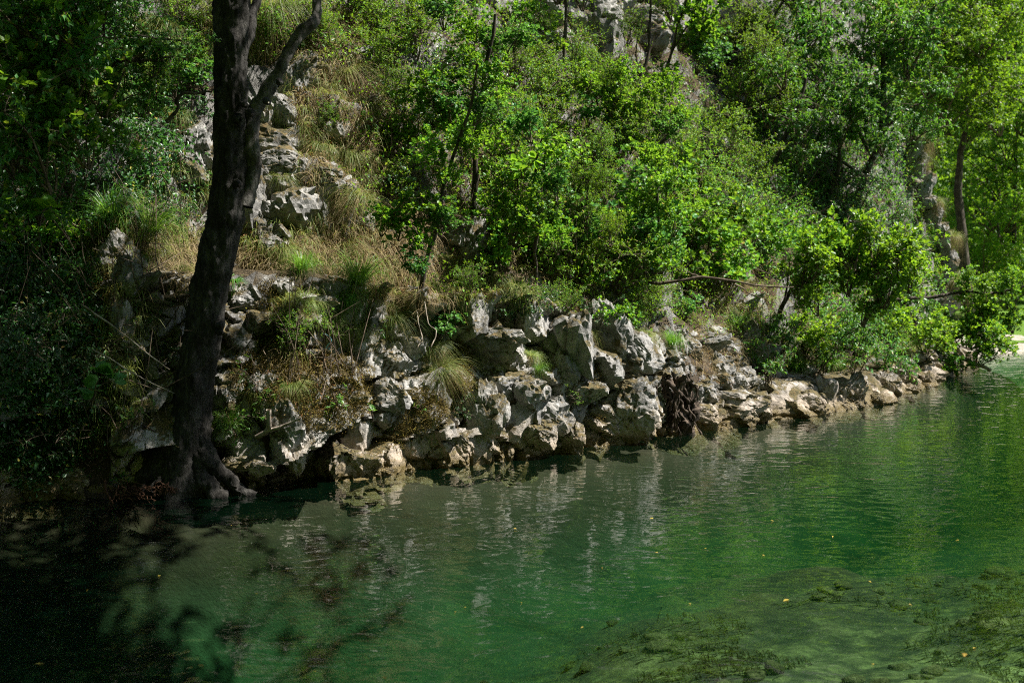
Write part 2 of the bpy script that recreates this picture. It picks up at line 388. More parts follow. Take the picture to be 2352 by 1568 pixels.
# resample at even steps
SS = np.arange(0, seg_len[-1], 0.1)
CUR = np.stack([np.interp(SS, seg_len, CUR[:, k]) for k in (0, 1)], 1)
TAN = nrm(np.gradient(CUR, axis=0)); INL = np.stack([-TAN[:, 1], TAN[:, 0]], 1)   # inland is to the left
def px_of_s():
    # the frame column at which each bank point stands
    return 1176 + FOC * CUR[:, 0] / np.maximum(CUR[:, 1], 0.5)
PXS = px_of_s()
i_nose = int(np.argmin(np.linalg.norm(CUR - np.array([[BL[-1].x, BL[-1].y]]), axis=1)))
cl_x = [-2000, 0, 300, 500, 900, 1050, 1200, 1450, 1560, 1680, 1800, 2000, 2172]
cl_h = [1.6, 1.6, 1.9, 2.05, 2.0, 1.8, 1.72, 1.5, 1.15, 0.68, 0.50, 0.36, 0.45]
CLH = np.interp(PXS, cl_x, cl_h); CLH[i_nose:] = 0.6

def bank_info(XY):
    """signed distance inland and index along the bank, for points (N,2)"""
    d = np.empty(len(XY)); idx = np.empty(len(XY), int)
    for k in range(0, len(XY), 20000):
        q = XY[k:k + 20000]
        D2 = ((q[:, None, :] - CUR[None, ::2]) ** 2).sum(2)
        j = D2.argmin(1) * 2; v = q - CUR[j]
        dd = np.sqrt((v * v).sum(1)); sgn = np.sign((v * INL[j]).sum(1))
        d[k:k + 20000] = dd * sgn; idx[k:k + 20000] = j
    return d, idx

def ground_z(XY):
    d, j = bank_info(XY)
    c = CLH[j]; px = PXS[j]
    P = np.stack([XY[:, 0], XY[:, 1], np.zeros(len(XY))], 1)
    wob = fbm(P * 0.45, 3, 5) * 0.35
    e = d + wob * 0.5
    cliff = c * sstep(0.22, 0.62, e)
    slope_k = np.interp(px, [-500, 400, 700, 1000, 1500, 1900, 2172], [1.8, 1.8, 2.0, 1.8, 1.3, 1.2, 1.3]) + np.interp(j - i_nose, [0, 35], [0.0, 2.2])
    s = np.maximum(e - 0.62, 0)
    # ledge of dry grass by the trunk
    ledge = np.interp(px, [350, 540, 850, 1050], [0.1, 0.45, 0.4, 0.0])
    up = np.maximum(s - ledge, 0) * slope_k + np.minimum(s, ledge) * 0.25
    # broken little terraces
    ter = up / 0.95 + 0.7 * fbm(P * 0.8 + 9, 2, 8)
    fr = ter - np.floor(ter)
    up = up + (sstep(0.25, 0.7, fr) - fr) * np.interp(px, [300, 500, 1000, 1300], [0.7, 0.95, 0.9, 0.55]) * sstep(0.2, 0.8, up)
    up = np.where(up > 9, 9 + (up - 9) * 0.75, up)
    z = cliff + up + 0.14 * fbm(P * 1.3, 4, 15) * sstep(0.3, 1.2, e)
    # the river bed in front of the bank
    dd = -d
    deep = -0.10 - 0.25 * sstep(0.0, 0.5, dd) - 1.20 * sstep(0.5, 2.0, dd)
    X, Y = XY[:, 0], XY[:, 1]
    near = sstep(15.5, 5.0, Y - 0.42 * X + 0.8 * fbm(P * 0.5, 2, 21)) * sstep(-2.8, 2.2, X)
    bed = deep * (1 - near) + (-0.42) * near
    bed = bed + (0.10 + 0.05 * near) * fbm(P * 1.1 + 3, 4, 25)
    bed = np.maximum(bed, -2.2)
    bank = sstep(2.6, 0.2, Y + 0.4 * fbm(P * 0.4, 3, 63)); bed = bed * (1 - bank) + bank * (0.55 + 0.1 * fbm(P, 3, 66))
    far = sstep(24.0, 28.2, Y + 0.10 * (X - 12) + 0.5 * fbm(P * 0.3, 2, 41)) * (X > 5)
    bed = bed * (1 - far) + far * (0.10 + 0.012 * np.maximum(Y - 28, 0) + 0.03 * fbm(P * 1.5, 3, 44) + 0.10 * sstep(28.5, 30.5, Y))
    z = np.where(d > 0.0, np.where(d < 0.22, -0.15 + z, z), bed)
    # hills that close the valley behind
    hill = np.maximum(Y - 62 + 0.25 * X, 0) * 0.55 * sstep(62, 80, Y)
    return z + hill * (d <= 0), d, j

def grid_mesh(name, x0, x1, y0, y1, st, keep=None, disp=0.0):
    xs = np.arange(x0, x1 + st / 2, st); ys = np.arange(y0, y1 + st / 2, st)
    X, Y = np.meshgrid(xs, ys); XY = np.stack([X.ravel(), Y.ravel()], 1)
    z, d, j = ground_z(XY)
    V = np.column_stack([XY, z])
    nx = len(xs); a = (np.arange(len(ys) - 1)[:, None] * nx + np.arange(nx - 1)[None]).ravel()
    Q = np.stack([a, a + 1, a + nx + 1, a + nx], 1)
    if keep is not None:
        k = keep(XY, d, z); Q = Q[k[Q].any(1)]
        used = np.zeros(len(V), bool); used[Q.ravel()] = True
        re = np.cumsum(used) - 1; V = V[used]; Q = re[Q]; d = d[used]
    if disp:
        f = disp * sstep(0.3, 1.0, d)
        V = V + np.stack([fbm(V * 1.6, 4, 51) * f, fbm(V * 1.6 + 30, 4, 52) * f, fbm(V * 2.2 + 60, 3, 53) * f * 0.5], 1)
    return V, Q

sx = -5 + 0 * SS
# steep wooded slope (fine near the camera, then the far hill sheet)
Vs, Qs = grid_mesh('slope', -15, 12.5, 3.0, 35.0, 0.09, lambda XY, d, z: (d > 0.1) & (d < 9), 0.18)
me = mesh_np('hillside', Vs, None, Qs, True)
me.materials.append(M['slope'])
hillside = link('hillside', me, kind='structure')
hillside['label'] = 'steep brown leaf-littered slope rising from the rocky river bank'

Vb, Qb = grid_mesh('bed', -22, 30, -8, 34, 0.2, lambda XY, d, z: (d < 0.45))

def bed_stones():
    r = np.random.default_rng(44); ms = []
    for k in range(5):
        import bmesh
        bm = bmesh.new(); bmesh.ops.create_icosphere(bm, subdivisions=2, radius=1)
        U = np.array([v.co[:] for v in bm.verts]); F = np.array([[v.index for v in f.verts] for f in bm.faces]); bm.free()
        V = U * (1 + 0.28 * fbm(U * 1.3 + k * 9, 2, k))[:, None] * np.array([1, r.uniform(.6, .9), .38]); q = mesh_np('stone', V, F, None, True); q.materials.append(M['silty_stone']); ms.append(q)
    n = 0
    while n < 230:
        x, y = r.uniform(-1.5, 5.5), r.uniform(6.0, 11.0)
        if y - .42 * x > 9.2 - 1.0 * r.uniform() or fbm(np.array([[x, y, 0]]), 2, 3)[0] < -.15: continue
        z = ground_z(np.array([[x, y]]))[0][0]; s_ = r.uniform(.03, .11) * r.uniform(.6, 1.2)
        link('stone', ms[n % 5], bed, (x, y, z + s_ * .1), (r.uniform(-.2, .2), r.uniform(-.2, .2), r.uniform(0, 6)), (s_,) * 3); n += 1

def bed_material():
    m, n, l, out = mat_new('weedy_river_bed')
    g = n.new('ShaderNodeNewGeometry'); pos = g.outputs['Position']
    a = noise(n, l, pos, 1.1, 5, 0.6, 0.3); st = n.new('ShaderNodeMapping'); st.inputs['Rotation'].default_value = (0, 0, R(-35)); st.inputs['Scale'].default_value = (3.5, 5.5, 3); l.new(pos, st.inputs[0])
    b_ = noise(n, l, st.outputs[0], 1.0, 7, 0.75, 0.2)
    r = ramp(n, [(0.43, (0.008, 0.009, 0.004)), (0.5, (0.05, 0.048, 0.02)), (0.57, (0.23, 0.205, 0.09)), (0.65, (0.50, 0.45, 0.25))])
    l.new(mixc(n, l, 0.55, a.outputs['Fac'], b_.outputs['Fac']), r.inputs[0])
    sy = n.new('ShaderNodeSeparateXYZ'); l.new(pos, sy.inputs[0])
    bk = n.new('ShaderNodeMapRange'); bk.inputs[1].default_value = 7.9; bk.inputs[2].default_value = 10.5; l.new(math_n(n, l, 'ADD', math_n(n, l, 'MULTIPLY_ADD', sy.outputs[0], -0.4, sy.outputs[1]), math_n(n, l, 'MULTIPLY', a.outputs['Fac'], 3.0)), bk.inputs[0])
    v = n.new('ShaderNodeTexVoronoi'); v.inputs['Scale'].default_value = 7.0; l.new(pos, v.inputs['Vector'])
    rv = ramp(n, [(0.0, (0.55, 0.5, 0.42)), (0.6, (1, 1, 1))]); l.new(v.outputs['Color'], rv.inputs[0])
    c = mixc(n, l, 0.5, r.outputs[0], rv.outputs[0], 'MULTIPLY')
    silt = mixc(n, l, b_.outputs['Fac'], (0.012, 0.008, 0.003), (0.055, 0.034, 0.014))
    dz = n.new('ShaderNodeMapRange'); dz.inputs[1].default_value = -0.55; dz.inputs[2].default_value = -1.15; l.new(sy.outputs[2], dz.inputs[0]); silt = mixc(n, l, dz.outputs[0], silt, mixc(n, l, a.outputs['Fac'], (0.045, 0.05, 0.036), (0.19, 0.19, 0.145))); c = mixc(n, l, bk.outputs[0], c, silt)
    b = n.new('ShaderNodeBsdfPrincipled'); l.new(c, b.inputs['Base Color']); b.inputs['Roughness'].default_value = 0.9
    bp = n.new('ShaderNodeBump'); bp.inputs['Distance'].default_value = 0.08; l.new(b_.outputs['Fac'], bp.inputs['Height']); l.new(bp.outputs[0], b.inputs['Normal'])
    l.new(b.outputs[0], out.inputs[0]); return m
me = mesh_np('river_bed', Vb, None, Qb, True); me.materials.append(bed_material())
bed = link('river_bed', me, kind='structure')
bed['label'] = 'weedy olive river bed seen through the shallow water'
M['silty_stone'] = ground_material('silty_stone', (0.03, 0.026, 0.014), (0.22, 0.18, 0.10), 14.0, (0.07, 0.06, 0.03))
bed_stones()

# far shore: meadow, pebble beach and hills to the horizon
Vm, Qm = grid_mesh('meadow', 0, 60, 24.5, 110, 0.8, lambda XY, d, z: (d < 0.5) & (XY[:, 1] > 28.8))
Vm[:, 2] += 0.02
me = mesh_np('meadow', Vm, None, Qm, True); me.materials.append(M['meadow'])
meadow = link('meadow', me, kind='structure')
Vp, Qp = grid_mesh('beach', 5, 34, 25.0, 31.5, 0.25, lambda XY, d, z: (d < 0.4))
Vp[:, 2] += 0.035 * np.minimum(1, np.maximum(0, (31.3 - Vp[:, 1]))) - 0.02
me = mesh_np('pebble_beach', Vp, None, Qp, True); me.materials.append(M['pebbles'])
beach = link('pebble_beach', me, kind='structure')
# outlying ground to the horizon (beyond the modelled valley floor)
gv = np.array([[-400, -300, -3.2], [400, -300, -3.2], [400, 400, -3.2], [-400, 400, -3.2]])
me = mesh_np('ground', gv, None, np.array([[0, 1, 2, 3]])); me.materials.append(M['meadow'])
link('ground', me, kind='structure')

# unseen wooded hillside added behind the camera to cut the sky fill
xs = np.linspace(-60, 60, 60); ts = np.linspace(0, 1, 24)
V = np.array([(x_, -2.5 - 30 * t_ - 0.010 * x_ * x_ * 0 - 2 * math.sin(x_ * .21), 0.3 + 46 * t_) for t_ in ts for x_ in xs])
V = V + 1.6 * np.stack([fbm(V * .22, 4, 1), fbm(V * .22, 4, 2), fbm(V * .22, 4, 3) * .4], 1); V[:60, 2] = 0.2
a_ = (np.arange(23)[:, None] * 60 + np.arange(59)[None]).ravel()
me = mesh_np('sky_blocking_hillside', V, None, np.stack([a_, a_ + 1, a_ + 61, a_ + 60], 1), True)
M['wooded'] = ground_material('wooded_hillside', (0.02, 0.05, 0.008), (0.07, 0.13, 0.02), 1.2, (0.09, 0.17, 0.03))
me.materials.append(M['wooded']); link('sky_blocking_hillside', me, kind='structure')

# ------------------------------------------------------------------ limestone cliff at the water's edge
def rock_face():
    i0 = int(np.argmin(abs(PXS[:i_nose] + 260) + (np.arange(i_nose) < 100) * 1e4)); i1 = i_nose + 30
    sarr = np.arange(SS[i0], SS[i1], 0.020)
    nt_ = 126
    C = np.stack([np.interp(sarr, SS, CUR[:, k]) for k in (0, 1)], 1)
    N = nrm(np.stack([np.interp(sarr, SS, INL[:, k]) for k in (0, 1)], 1)); H = np.interp(sarr, SS, CLH)
    t = np.linspace(0, 1, nt_)
    # profile: under water -> face -> back over the top
    d = np.where(t < 0.16, -0.22 + 0.20 * (t / 0.16), np.where(t < 0.82, -0.02 + 0.40 * ((t - 0.16) / 0.66) ** 1.2, 0.38 + 0.85 * ((t - 0.82) / 0.18)))
    Z = np.where(t < 0.16, -0.5 * (1 - t / 0.16), 0)[None] + np.clip((t - 0.16) / 0.66, 0, 1)[None] * H[:, None] + (np.clip((t - 0.82) / 0.18, 0, 1) * 0.10)[None]
    n = len(sarr)
    V = np.zeros((n, nt_, 3))
    V[:, :, :2] = C[:, None] + N[:, None] * d[None, :, None]; V[:, :, 2] = Z
    S = np.stack([np.repeat(sarr, nt_), np.tile(d, n) * 1.5, Z.ravel()], 1)
    D = rockdisp(S).reshape(n, nt_)
    big = 0.18 * fbm(np.stack([np.repeat(sarr, nt_) * 0.9, np.zeros(n * nt_), Z.ravel() * 0.9], 1), 2, 61).reshape(n, nt_)
    D = (D + big) * np.interp(t, [0, 0.1, 0.2, 0.8, 1.0], [0.4, 0.5, 1, 1, 0.25])[None] * np.clip(H / 1.0, 0.55, 1.0)[:, None] + 0.03
    V[:, :, :2] -= N[:, None] * D[:, :, None]
    V[:, :, 2] += 0.45 * (D * np.interp(t, [0, 0.2, 0.5, 1.0], [0, 0, 0.4, 1.0])[None])
    a = (np.arange(n - 1)[:, None] * nt_ + np.arange(nt_ - 1)[None]).ravel()
    Q = np.stack([a, a + nt_, a + nt_ + 1, a + 1], 1)
    return V.reshape(-1, 3), Q
Vr, Qr = rock_face()
me = mesh_np('rock_face', Vr, None, Qr, False); me.materials.append(M['rock'])
rock = link('rock_face', me, kind='structure')
rock['label'] = 'fractured grey limestone face along the waterline'

# surfaces to stand things on
def bvh(*VQ):
    V, F, n = [], [], 0
    for v, q in VQ:
        V.append(v); F.append(q + n); n += len(v)
    return BVHTree.FromPolygons(np.concatenate(V).tolist(), np.concatenate(F).tolist())
TREE = bvh((Vs, Qs), (Vr, Qr))
def hit(px, py):
    d = pdir(px, py); loc, nor, i, dist = TREE.ray_cast(EYE, d)
    if loc is None:
        p = at(px, py, 26.0); return p, Vector((0, -1, 0)), 26.0
    if nor.dot(d) > 0: nor = -nor
    return loc, nor, dist

# ------------------------------------------------------------------ boulders: parts of the rock face
def boulder_mesh(seed, aniso=(1, 1, 1), sub=4, mat='rock'):
    r = np.random.default_rng(seed)
    import bmesh
    bm = bmesh.new(); bmesh.ops.create_icosphere(bm, subdivisions=sub, radius=1)
    U = np.array([v.co[:] for v in bm.verts]); F = np.array([[v.index for v in f.verts] for f in bm.faces]); bm.free()
    U = nrm(U)
    n = nrm(r.normal(size=(13, 3))); p = r.uniform(0.62, 0.95, 13)
    dots = U @ n.T
    rad = np.where(dots > 0.05, p[None] / np.maximum(dots, 0.05), 9).min(1)
    rad = np.minimum(rad, 1.25)
    V = U * rad[:, None]
    D = rockdisp(V * 1.0 + seed * 7.7, (0.13, 0.06, 0.02), (0.95, 0.5, 0.22), seed + 3)
    V = V * (1 + D * 0.85)[:, None] * np.asarray(aniso)
    me = mesh_np('boulder', V, F, None, False); me.materials.append(M[mat]); return me
BM = [boulder_mesh(100 + k, a, 5 if k < 5 else 4) for k, a in enumerate([(1, .8, 1.15), (1.2, .8, .8), (.8, .7, 1.3), (1, .9, .9), (1.35, .8, .62), (.9, .8, 1.0), (.75, .7, 1.45), (1.2, .9, .7)])]
BMM = [boulder_mesh(140 + k, a, 4, 'rock_mossy') for k, a in enumerate([(1, .9, .8), (1.1, .8, 1.0), (.9, .8, 1.2)])]
def boulder(px, py, rpx, var=None, roll=0.0, sink=0.35, r=rng, mossy=False):
    p, n, dist = hit(px, py)
    s = rpx * dist / FOC
    q = p + pdir(px, py) * (s * sink)
    ms = BMM if mossy else BM
    k = int(r.integers(len(ms))) if var is None else var
    o = link('boulder', ms[k], rock, q, (r.uniform(-.3, .3), roll + r.uniform(-.1, .1), r.choice([0, math.pi]) + r.uniform(-.4, .4)), (s * r.uniform(.92, 1.1),) * 3)
    return o
br = np.random.default_rng(21)
big_rocks = [  # column, row, radius in px, shape, roll
    (665, 1015, 62, 2, -.2), (712, 1065, 42, 5, .3), (812, 1010, 60, 6, .15), (830, 1060, 40, 3, 0), (905, 1010, 66, 0, .2), (985, 1010, 78, 3, -.5), (1045, 1010, 55, 1, .7),
    (900, 830, 62, 3, -.35), (940, 790, 40, 1, -.4), (900, 905, 46, 1, -.5), (968, 885, 44, 4, .5), (880, 960, 30, 5, 0), (960, 1055, 44, 4, .05),
    (1130, 820, 92, 0, .55), (1110, 775, 56, 4, .1), (1165, 735, 50, 1, .3), (1055, 740, 38, 4, .1), (1205, 745, 42, 6, .1), (1160, 890, 60, 3, .5),
    (1110, 960, 62, 2, -.25), (1185, 960, 60, 6, -.4), (1215, 900, 48, 5, .2), (1265, 960, 52, 7, .4), (1245, 1000, 45, 3, .4), (1305, 995, 50, 0, .5),
    (1280, 780, 52, 5, .2), (1330, 790, 60, 6, 0), (1385, 785, 60, 2, .1), (1300, 850, 42, 0, .4), (1345, 900, 40, 3, 0), (1390, 950, 50, 1, .5), (1340, 1005, 38, 1, .2), (1370, 1010, 30, 4, .0),
    (1445, 790, 56, 1, .9), (1460, 820, 60, 7, .2), (1440, 880, 50, 4, .1), (1445, 940, 62, 0, .6), (1470, 975, 40, 3, .1), (1410, 985, 36, 4, .4),
    (1610, 905, 52, 3, .1), (1600, 955, 48, 1, 0), (1690, 925, 60, 4, .05), (1740, 935, 42, 3, .1), (1655, 850, 30, 5, 0), (1610, 790, 40, 4, .1), (1660, 800, 34, 7, .1), (1580, 800, 30, 1, 0),
    (1800, 935, 52, 7, -.1), (1850, 925, 42, 1, 0), (1895, 905, 36, 6, 0), (1935, 900, 36, 3, 0), (1965, 905, 30, 2, 0), (2035, 880, 36, 1, 0), (2085, 870, 28, 3, 0), (2135, 865, 26, 7, 0), (2165, 848, 22, 3, 0),
    (560, 1060, 30, 4, 0), (600, 1075, 26, 3, 0), (150, 1110, 55, 1, 0), (90, 1120, 50, 7, 0), (200, 1120, 36, 4, 0),
    # outcrops on the slope
    (600, 290, 40, 6, .1), (655, 430, 36, 3, 0), (560, 430, 40, 2, 0), (620, 545, 34, 1, 0), (770, 300, 30, 5, 0), (830, 500, 28, 4, 0), (690, 400, 30, 6, .3), (720, 160, 26, 3, 0), (650, 280, 36, 2, .2), (790, 430, 26, 7, 0), (740, 520, 26, 1, 0), (870, 470, 24, 3, 0),
    (625, 325, 52, 7, .1), (640, 370, 46, 1, 0), (585, 470, 44, 6, .1), (585, 520, 36, 2, 0), (680, 480, 48, 5, 0), (700, 520, 34, 3, 0), (745, 410, 38, 1, 0), (750, 470, 34, 6, 0), (640, 490, 30, 3, 0),
    (690, 205, 46, 2, .2), (660, 190, 32, 6, .2), (725, 275, 30, 1, 0), (812, 135, 24, 4, .5), (845, 425, 20, 6, 0), (460, 355, 46, 0, 0), (430, 385, 40, 3, 0), (395, 460, 34, 6, 0), (270, 480, 24, 1, 0),
    (1070, 570, 38, 2, .3), (1055, 545, 26, 5, 0), (1015, 740, 26, 4, 0),
    (265, 600, 46, 0, .2), (290, 650, 42, 2, .1), (285, 730, 40, 6, .2), (275, 820, 30, 3, 0), (310, 790, 28, 4, 0), (345, 850, 26, 6, .3), (560, 680, 40, 1, 0), (590, 740, 44, 3, 0), (570, 800, 40, 6, 0), (650, 660, 32, 5, 0), (720, 690, 32, 4, 0), (430, 660, 30, 3, 0),
    (700, 740, 28, 3, 0), (690, 790, 30, 2, 0), (600, 880, 30, 1, 0), (780, 890, 26, 4, 0),
    (1240, 20, 60, 3, 0), (1330, 40, 66, 0, .2), (1400, 25, 60, 2, .1), (1480, 60, 60, 1, .2), (1550, 30, 60, 6, 0), (1200, 90, 36, 4, .2), (1400, 110, 50, 6, .3), (1620, 90, 46, 5, 0), (1700, 60, 50, 2, .2), (1160, 10, 40, 5, 0), (1280, 95, 34, 1, 0),
    (1690, 270, 40, 6, 0), (1640, 350, 34, 2, .2), (1830, 160, 36, 6, .1), (1760, 240, 36, 6, .2), (1800, 360, 30, 2, 0),
    (2096, 345, 24, 6, -.1), (2104, 385, 30, 2, -.15), (2122, 425, 26, 6, -.1), (2090, 420, 20, 3, 0), (2136, 465, 20, 3, 0), (2146, 500, 22, 2, -.1), (2168, 560, 20, 6, -.1), (2184, 610, 18, 2, 0), (2160, 525, 16, 5, 0), (2172, 675, 32, 0, .1), (2140, 640, 16, 1, 0), (2130, 690, 26, 4, 0), (2060, 560, 20, 6, 0),
    (1700, 700, 30, 4, .5), (1650, 690, 26, 5, 0), (1500, 720, 26, 3, 0), (1240, 700, 28, 1, 0), (1780, 790, 22, 3, 0), (1850, 850, 24, 3, 0),
]
for b_ in big_rocks:
    boulder(b_[0], b_[1], b_[2] * (1.2 if b_[1] < 640 else 1.0), b_[3], b_[4], 0.12 if b_[1] < 640 else 0.3, br, mossy=False)
for k in range(44):                                  # small broken stone along the waterline and ledges
    t = k / 44
    x = 480 + t * 1680 + br.uniform(-14, 14)
    y = np.interp(x, [q[0] for q in bank_px], [q[1] for q in bank_px]) - br.uniform(-2, 26)
    boulder(x, y, br.uniform(8, 20), None, br.uniform(-.5, .5), 0.15, br)
for k in range(44):
    boulder(br.uniform(1545, 1790), br.uniform(745, 890), br.uniform(9, 22), int(br.choice([1, 4, 7, 0])), br.uniform(-.2, .2), 0.1, br)
for k in range(26):
    boulder(br.uniform(540, 830), br.uniform(300, 640), br.uniform(7, 20), None, br.uniform(-.6, .6), 0.1, br)
for k in range(24):
    boulder(br.uniform(620, 1000), br.uniform(640, 1040), br.uniform(8, 18), None, br.uniform(-.6, .6), 0.2, br, mossy=br.uniform() < .5)

# ------------------------------------------------------------------ water
def water_material():
    m, n, l, out = mat_new('green_river_water')
    g = n.new('ShaderNodeNewGeometry'); pos = g.outputs['Position']
    sep = n.new('ShaderNodeSeparateXYZ'); l.new(pos, sep.inputs[0])
    mp = n.new('ShaderNodeMapping'); mp.inputs['Rotation'].default_value = (0, 0, R(-18)); mp.inputs['Scale'].default_value = (1.0, 1.5, 1); l.new(pos, mp.inputs[0])
    a = noise(n, l, mp.outputs[0], 2.1, 1, 0.4, 1.6)
    b_ = noise(n, l, mp.outputs[0], 3.8, 1, 0.4, 1.5)
    c_ = noise(n, l, mp.outputs[0], 16.0, 1, 0.5, 0.3)
    # the current breaks into finer ripples on the open right-hand water
    rp = n.new('ShaderNodeMapRange'); rp.inputs[1].default_value = -2.0; rp.inputs[2].default_value = 4.0; rp.inputs[3].default_value = 0.25; rp.inputs[4].default_value = 1.0; l.new(sep.outputs[0], rp.inputs[0])
    h = math_n(n, l, 'ADD', math_n(n, l, 'MULTIPLY', a.outputs['Fac'], 0.0095), math_n(n, l, 'MULTIPLY', b_.outputs['Fac'], 0.0027))
    h = math_n(n, l, 'ADD', h, math_n(n, l, 'MULTIPLY', math_n(n, l, 'MULTIPLY', c_.outputs['Fac'], 0.00014), rp.outputs[0]))
    bp = n.new('ShaderNodeBump'); bp.inputs['Strength'].default_value = 1.0; bp.inputs['Distance'].default_value = 1.0; l.new(h, bp.inputs['Height'])
    fr = n.new('ShaderNodeFresnel'); fr.inputs['IOR'].default_value = 1.45; l.new(bp.outputs[0], fr.inputs['Normal'])
    gl = n.new('ShaderNodeBsdfAnisotropic') if False else n.new('ShaderNodeBsdfGlossy'); gl.inputs['Roughness'].default_value = 0.02; l.new(bp.outputs[0], gl.inputs['Normal'])
    gl.inputs['Color'].default_value = (1, 1, 1, 1)
    tr = n.new('ShaderNodeBsdfTransparent'); tr.inputs[0].default_value = (0.97, 0.99, 0.97, 1)
    tb = n.new('ShaderNodeBsdfDiffuse'); tb.inputs[0].default_value = (0.05, 0.30, 0.13, 1)      # fine suspended silt
    tm = n.new('ShaderNodeMixShader'); tm.inputs[0].default_value = 0.008; l.new(tr.outputs[0], tm.inputs[1]); l.new(tb.outputs[0], tm.inputs[2])
    mx = n.new('ShaderNodeMixShader'); l.new(fr.outputs[0], mx.inputs[0]); l.new(tm.outputs[0], mx.inputs[1]); l.new(gl.outputs[0], mx.inputs[2])
    l.new(mx.outputs[0], out.inputs['Surface'])
    va = n.new('ShaderNodeVolumeAbsorption'); va.inputs['Color'].default_value = (0.57, 0.775, 0.64, 1); va.inputs['Density'].default_value = 1.3
    l.new(va.outputs[0], out.inputs['Volume'])
    return m
wx0, wx1, wy0, wy1, wz = -21.9, 29.9, -7.9, 33.9, -2.6
V = np.array([[wx0, wy0, wz], [wx1, wy0, wz], [wx1, wy1, wz], [wx0, wy1, wz], [wx0, wy0, 0], [wx1, wy0, 0], [wx1, wy1, 0], [wx0, wy1, 0]])
Q = np.array([[0, 3, 2, 1], [4, 5, 6, 7], [0, 1, 5, 4], [1, 2, 6, 5], [2, 3, 7, 6], [3, 0, 4, 7]])
me = mesh_np('water', V, None, Q); me.materials.append(water_material())
water = link('water', me, kind='structure')
water['label'] = 'clear green river water with rippled reflections'

# ------------------------------------------------------------------ plant builders
def grow(r, base, dir0, length, rad, nseg, wander, droop, out):
    """one wandering shoot; appends (A,B,ra,rb) and returns its points"""
    p = np.array(base, float); d = np.array(dir0, float); pts = [p.copy()]; L = length / nseg
    for k in range(nseg):
        d = d + r.normal(size=3) * wander + np.array([0, 0, -droop]); d /= np.linalg.norm(d)
        q = p + d * L
        ra = rad * (1 - 0.8 * k / nseg); rb = rad * (1 - 0.8 * (k + 1) / nseg)
        out.append((p.copy(), q.copy(), ra, rb)); p = q; pts.append(p.copy())
    return np.array(pts), d

def shrub_mesh(seed, kind, n_stem=7, height=1.0, spread=0.55, n_side=7, n_twig=3, leaf='round', size=0.06, per=8, mat='smoke', rosette=True, leafdroop=0.0, droop=0.02, trunk=None, lo=0.3):
    """stems mesh and foliage mesh of a plant about `height` metres tall"""
    r = np.random.default_rng(seed); S = []; LP = []; LD = []; LN = []; LS = []
    starts = []
    for k in range(n_stem):
        a = r.uniform(0, 2 * math.pi); q = spread * math.sqrt(r.uniform(0.05, 1.0))
        d = np.array([math.cos(a) * q, math.sin(a) * q, 1.0]); d /= np.linalg.norm(d)
        b = np.array([math.cos(a), math.sin(a), 0]) * 0.05 * r.uniform(0, 1)
        pts, _ = grow(r, b, d, height * r.uniform(0.7, 1.05), 0.011 * height + 0.003, 7, 0.13, droop, S)
        starts.append(pts)
    for pts in starts:
        for j in range(n_side):
            t = r.uniform(lo, 1.0); k = t * (len(pts) - 1); i = min(int(k), len(pts) - 2); b = pts[i] + (pts[i + 1] - pts[i]) * (k - i)
            a = r.uniform(0, 2 * math.pi); d = np.array([math.cos(a), math.sin(a), r.uniform(0.0, 0.8)]); d /= np.linalg.norm(d)
            sp_, _ = grow(r, b, d, height * r.uniform(0.15, 0.38), 0.005, 4, 0.2, droop * 2, S)
            for q in range(n_twig):
                kk = r.uniform(0.3, 1.0) * (len(sp_) - 1); ii = min(int(kk), len(sp_) - 2); bb = sp_[ii] + (sp_[ii + 1] - sp_[ii]) * (kk - ii)
                dd = d * 0.6 + r.normal(size=3) * 0.7 + np.array([0, 0, 0.15]); dd /= np.linalg.norm(dd)
                tw, td = grow(r, bb, dd, r.uniform(0.06, 0.16) * (0.6 + 0.4 * height), 0.0028, 2, 0.2, droop * 2, S)
                if rosette:
                    c = tw[-1]
                    u = nrm(r.normal(size=(per, 3)) * 0.9 + np.array([[0, 0, 0.55]]) + td[None] * 0.6)
                    LP.append(np.tile(c, (per, 1)) + u * 0.012); LD.append(u)
                    LN.append(np.tile([0, 0, 1.0], (per, 1)) + r.normal(size=(per, 3)) * 0.35 + 0.0 * u)
                else:
                    tt = r.uniform(0.0, 1.0, per)[:, None] * (len(tw) - 1); i2 = np.minimum(tt.astype(int), len(tw) - 2).ravel()
                    c = tw[i2] + (tw[i2 + 1] - tw[i2]) * (tt - i2[:, None])
                    u = nrm(r.normal(size=(per, 3)) * 0.8 + td[None] * 0.8 + np.array([[0, 0, -leafdroop]]))
                    LP.append(c); LD.append(u); LN.append(np.tile([0, 0, 1.0], (per, 1)) + r.normal(size=(per, 3)) * 0.45)
                LS.append(size * r.uniform(0.55, 1.15, per))
    G = Geo(); S_ = S
    segs(G, [s[0] for s in S_], [s[1] for s in S_], np.array([s[2] for s in S_]), np.array([s[3] for s in S_]), 4)
    stems = G.mesh('stems', M['twig'])
    G2 = Geo(); leaves(G2, np.concatenate(LP), np.concatenate(LD), np.concatenate(LN), np.concatenate(LS), leaf)
    return stems, G2.mesh('foliage', M[mat])

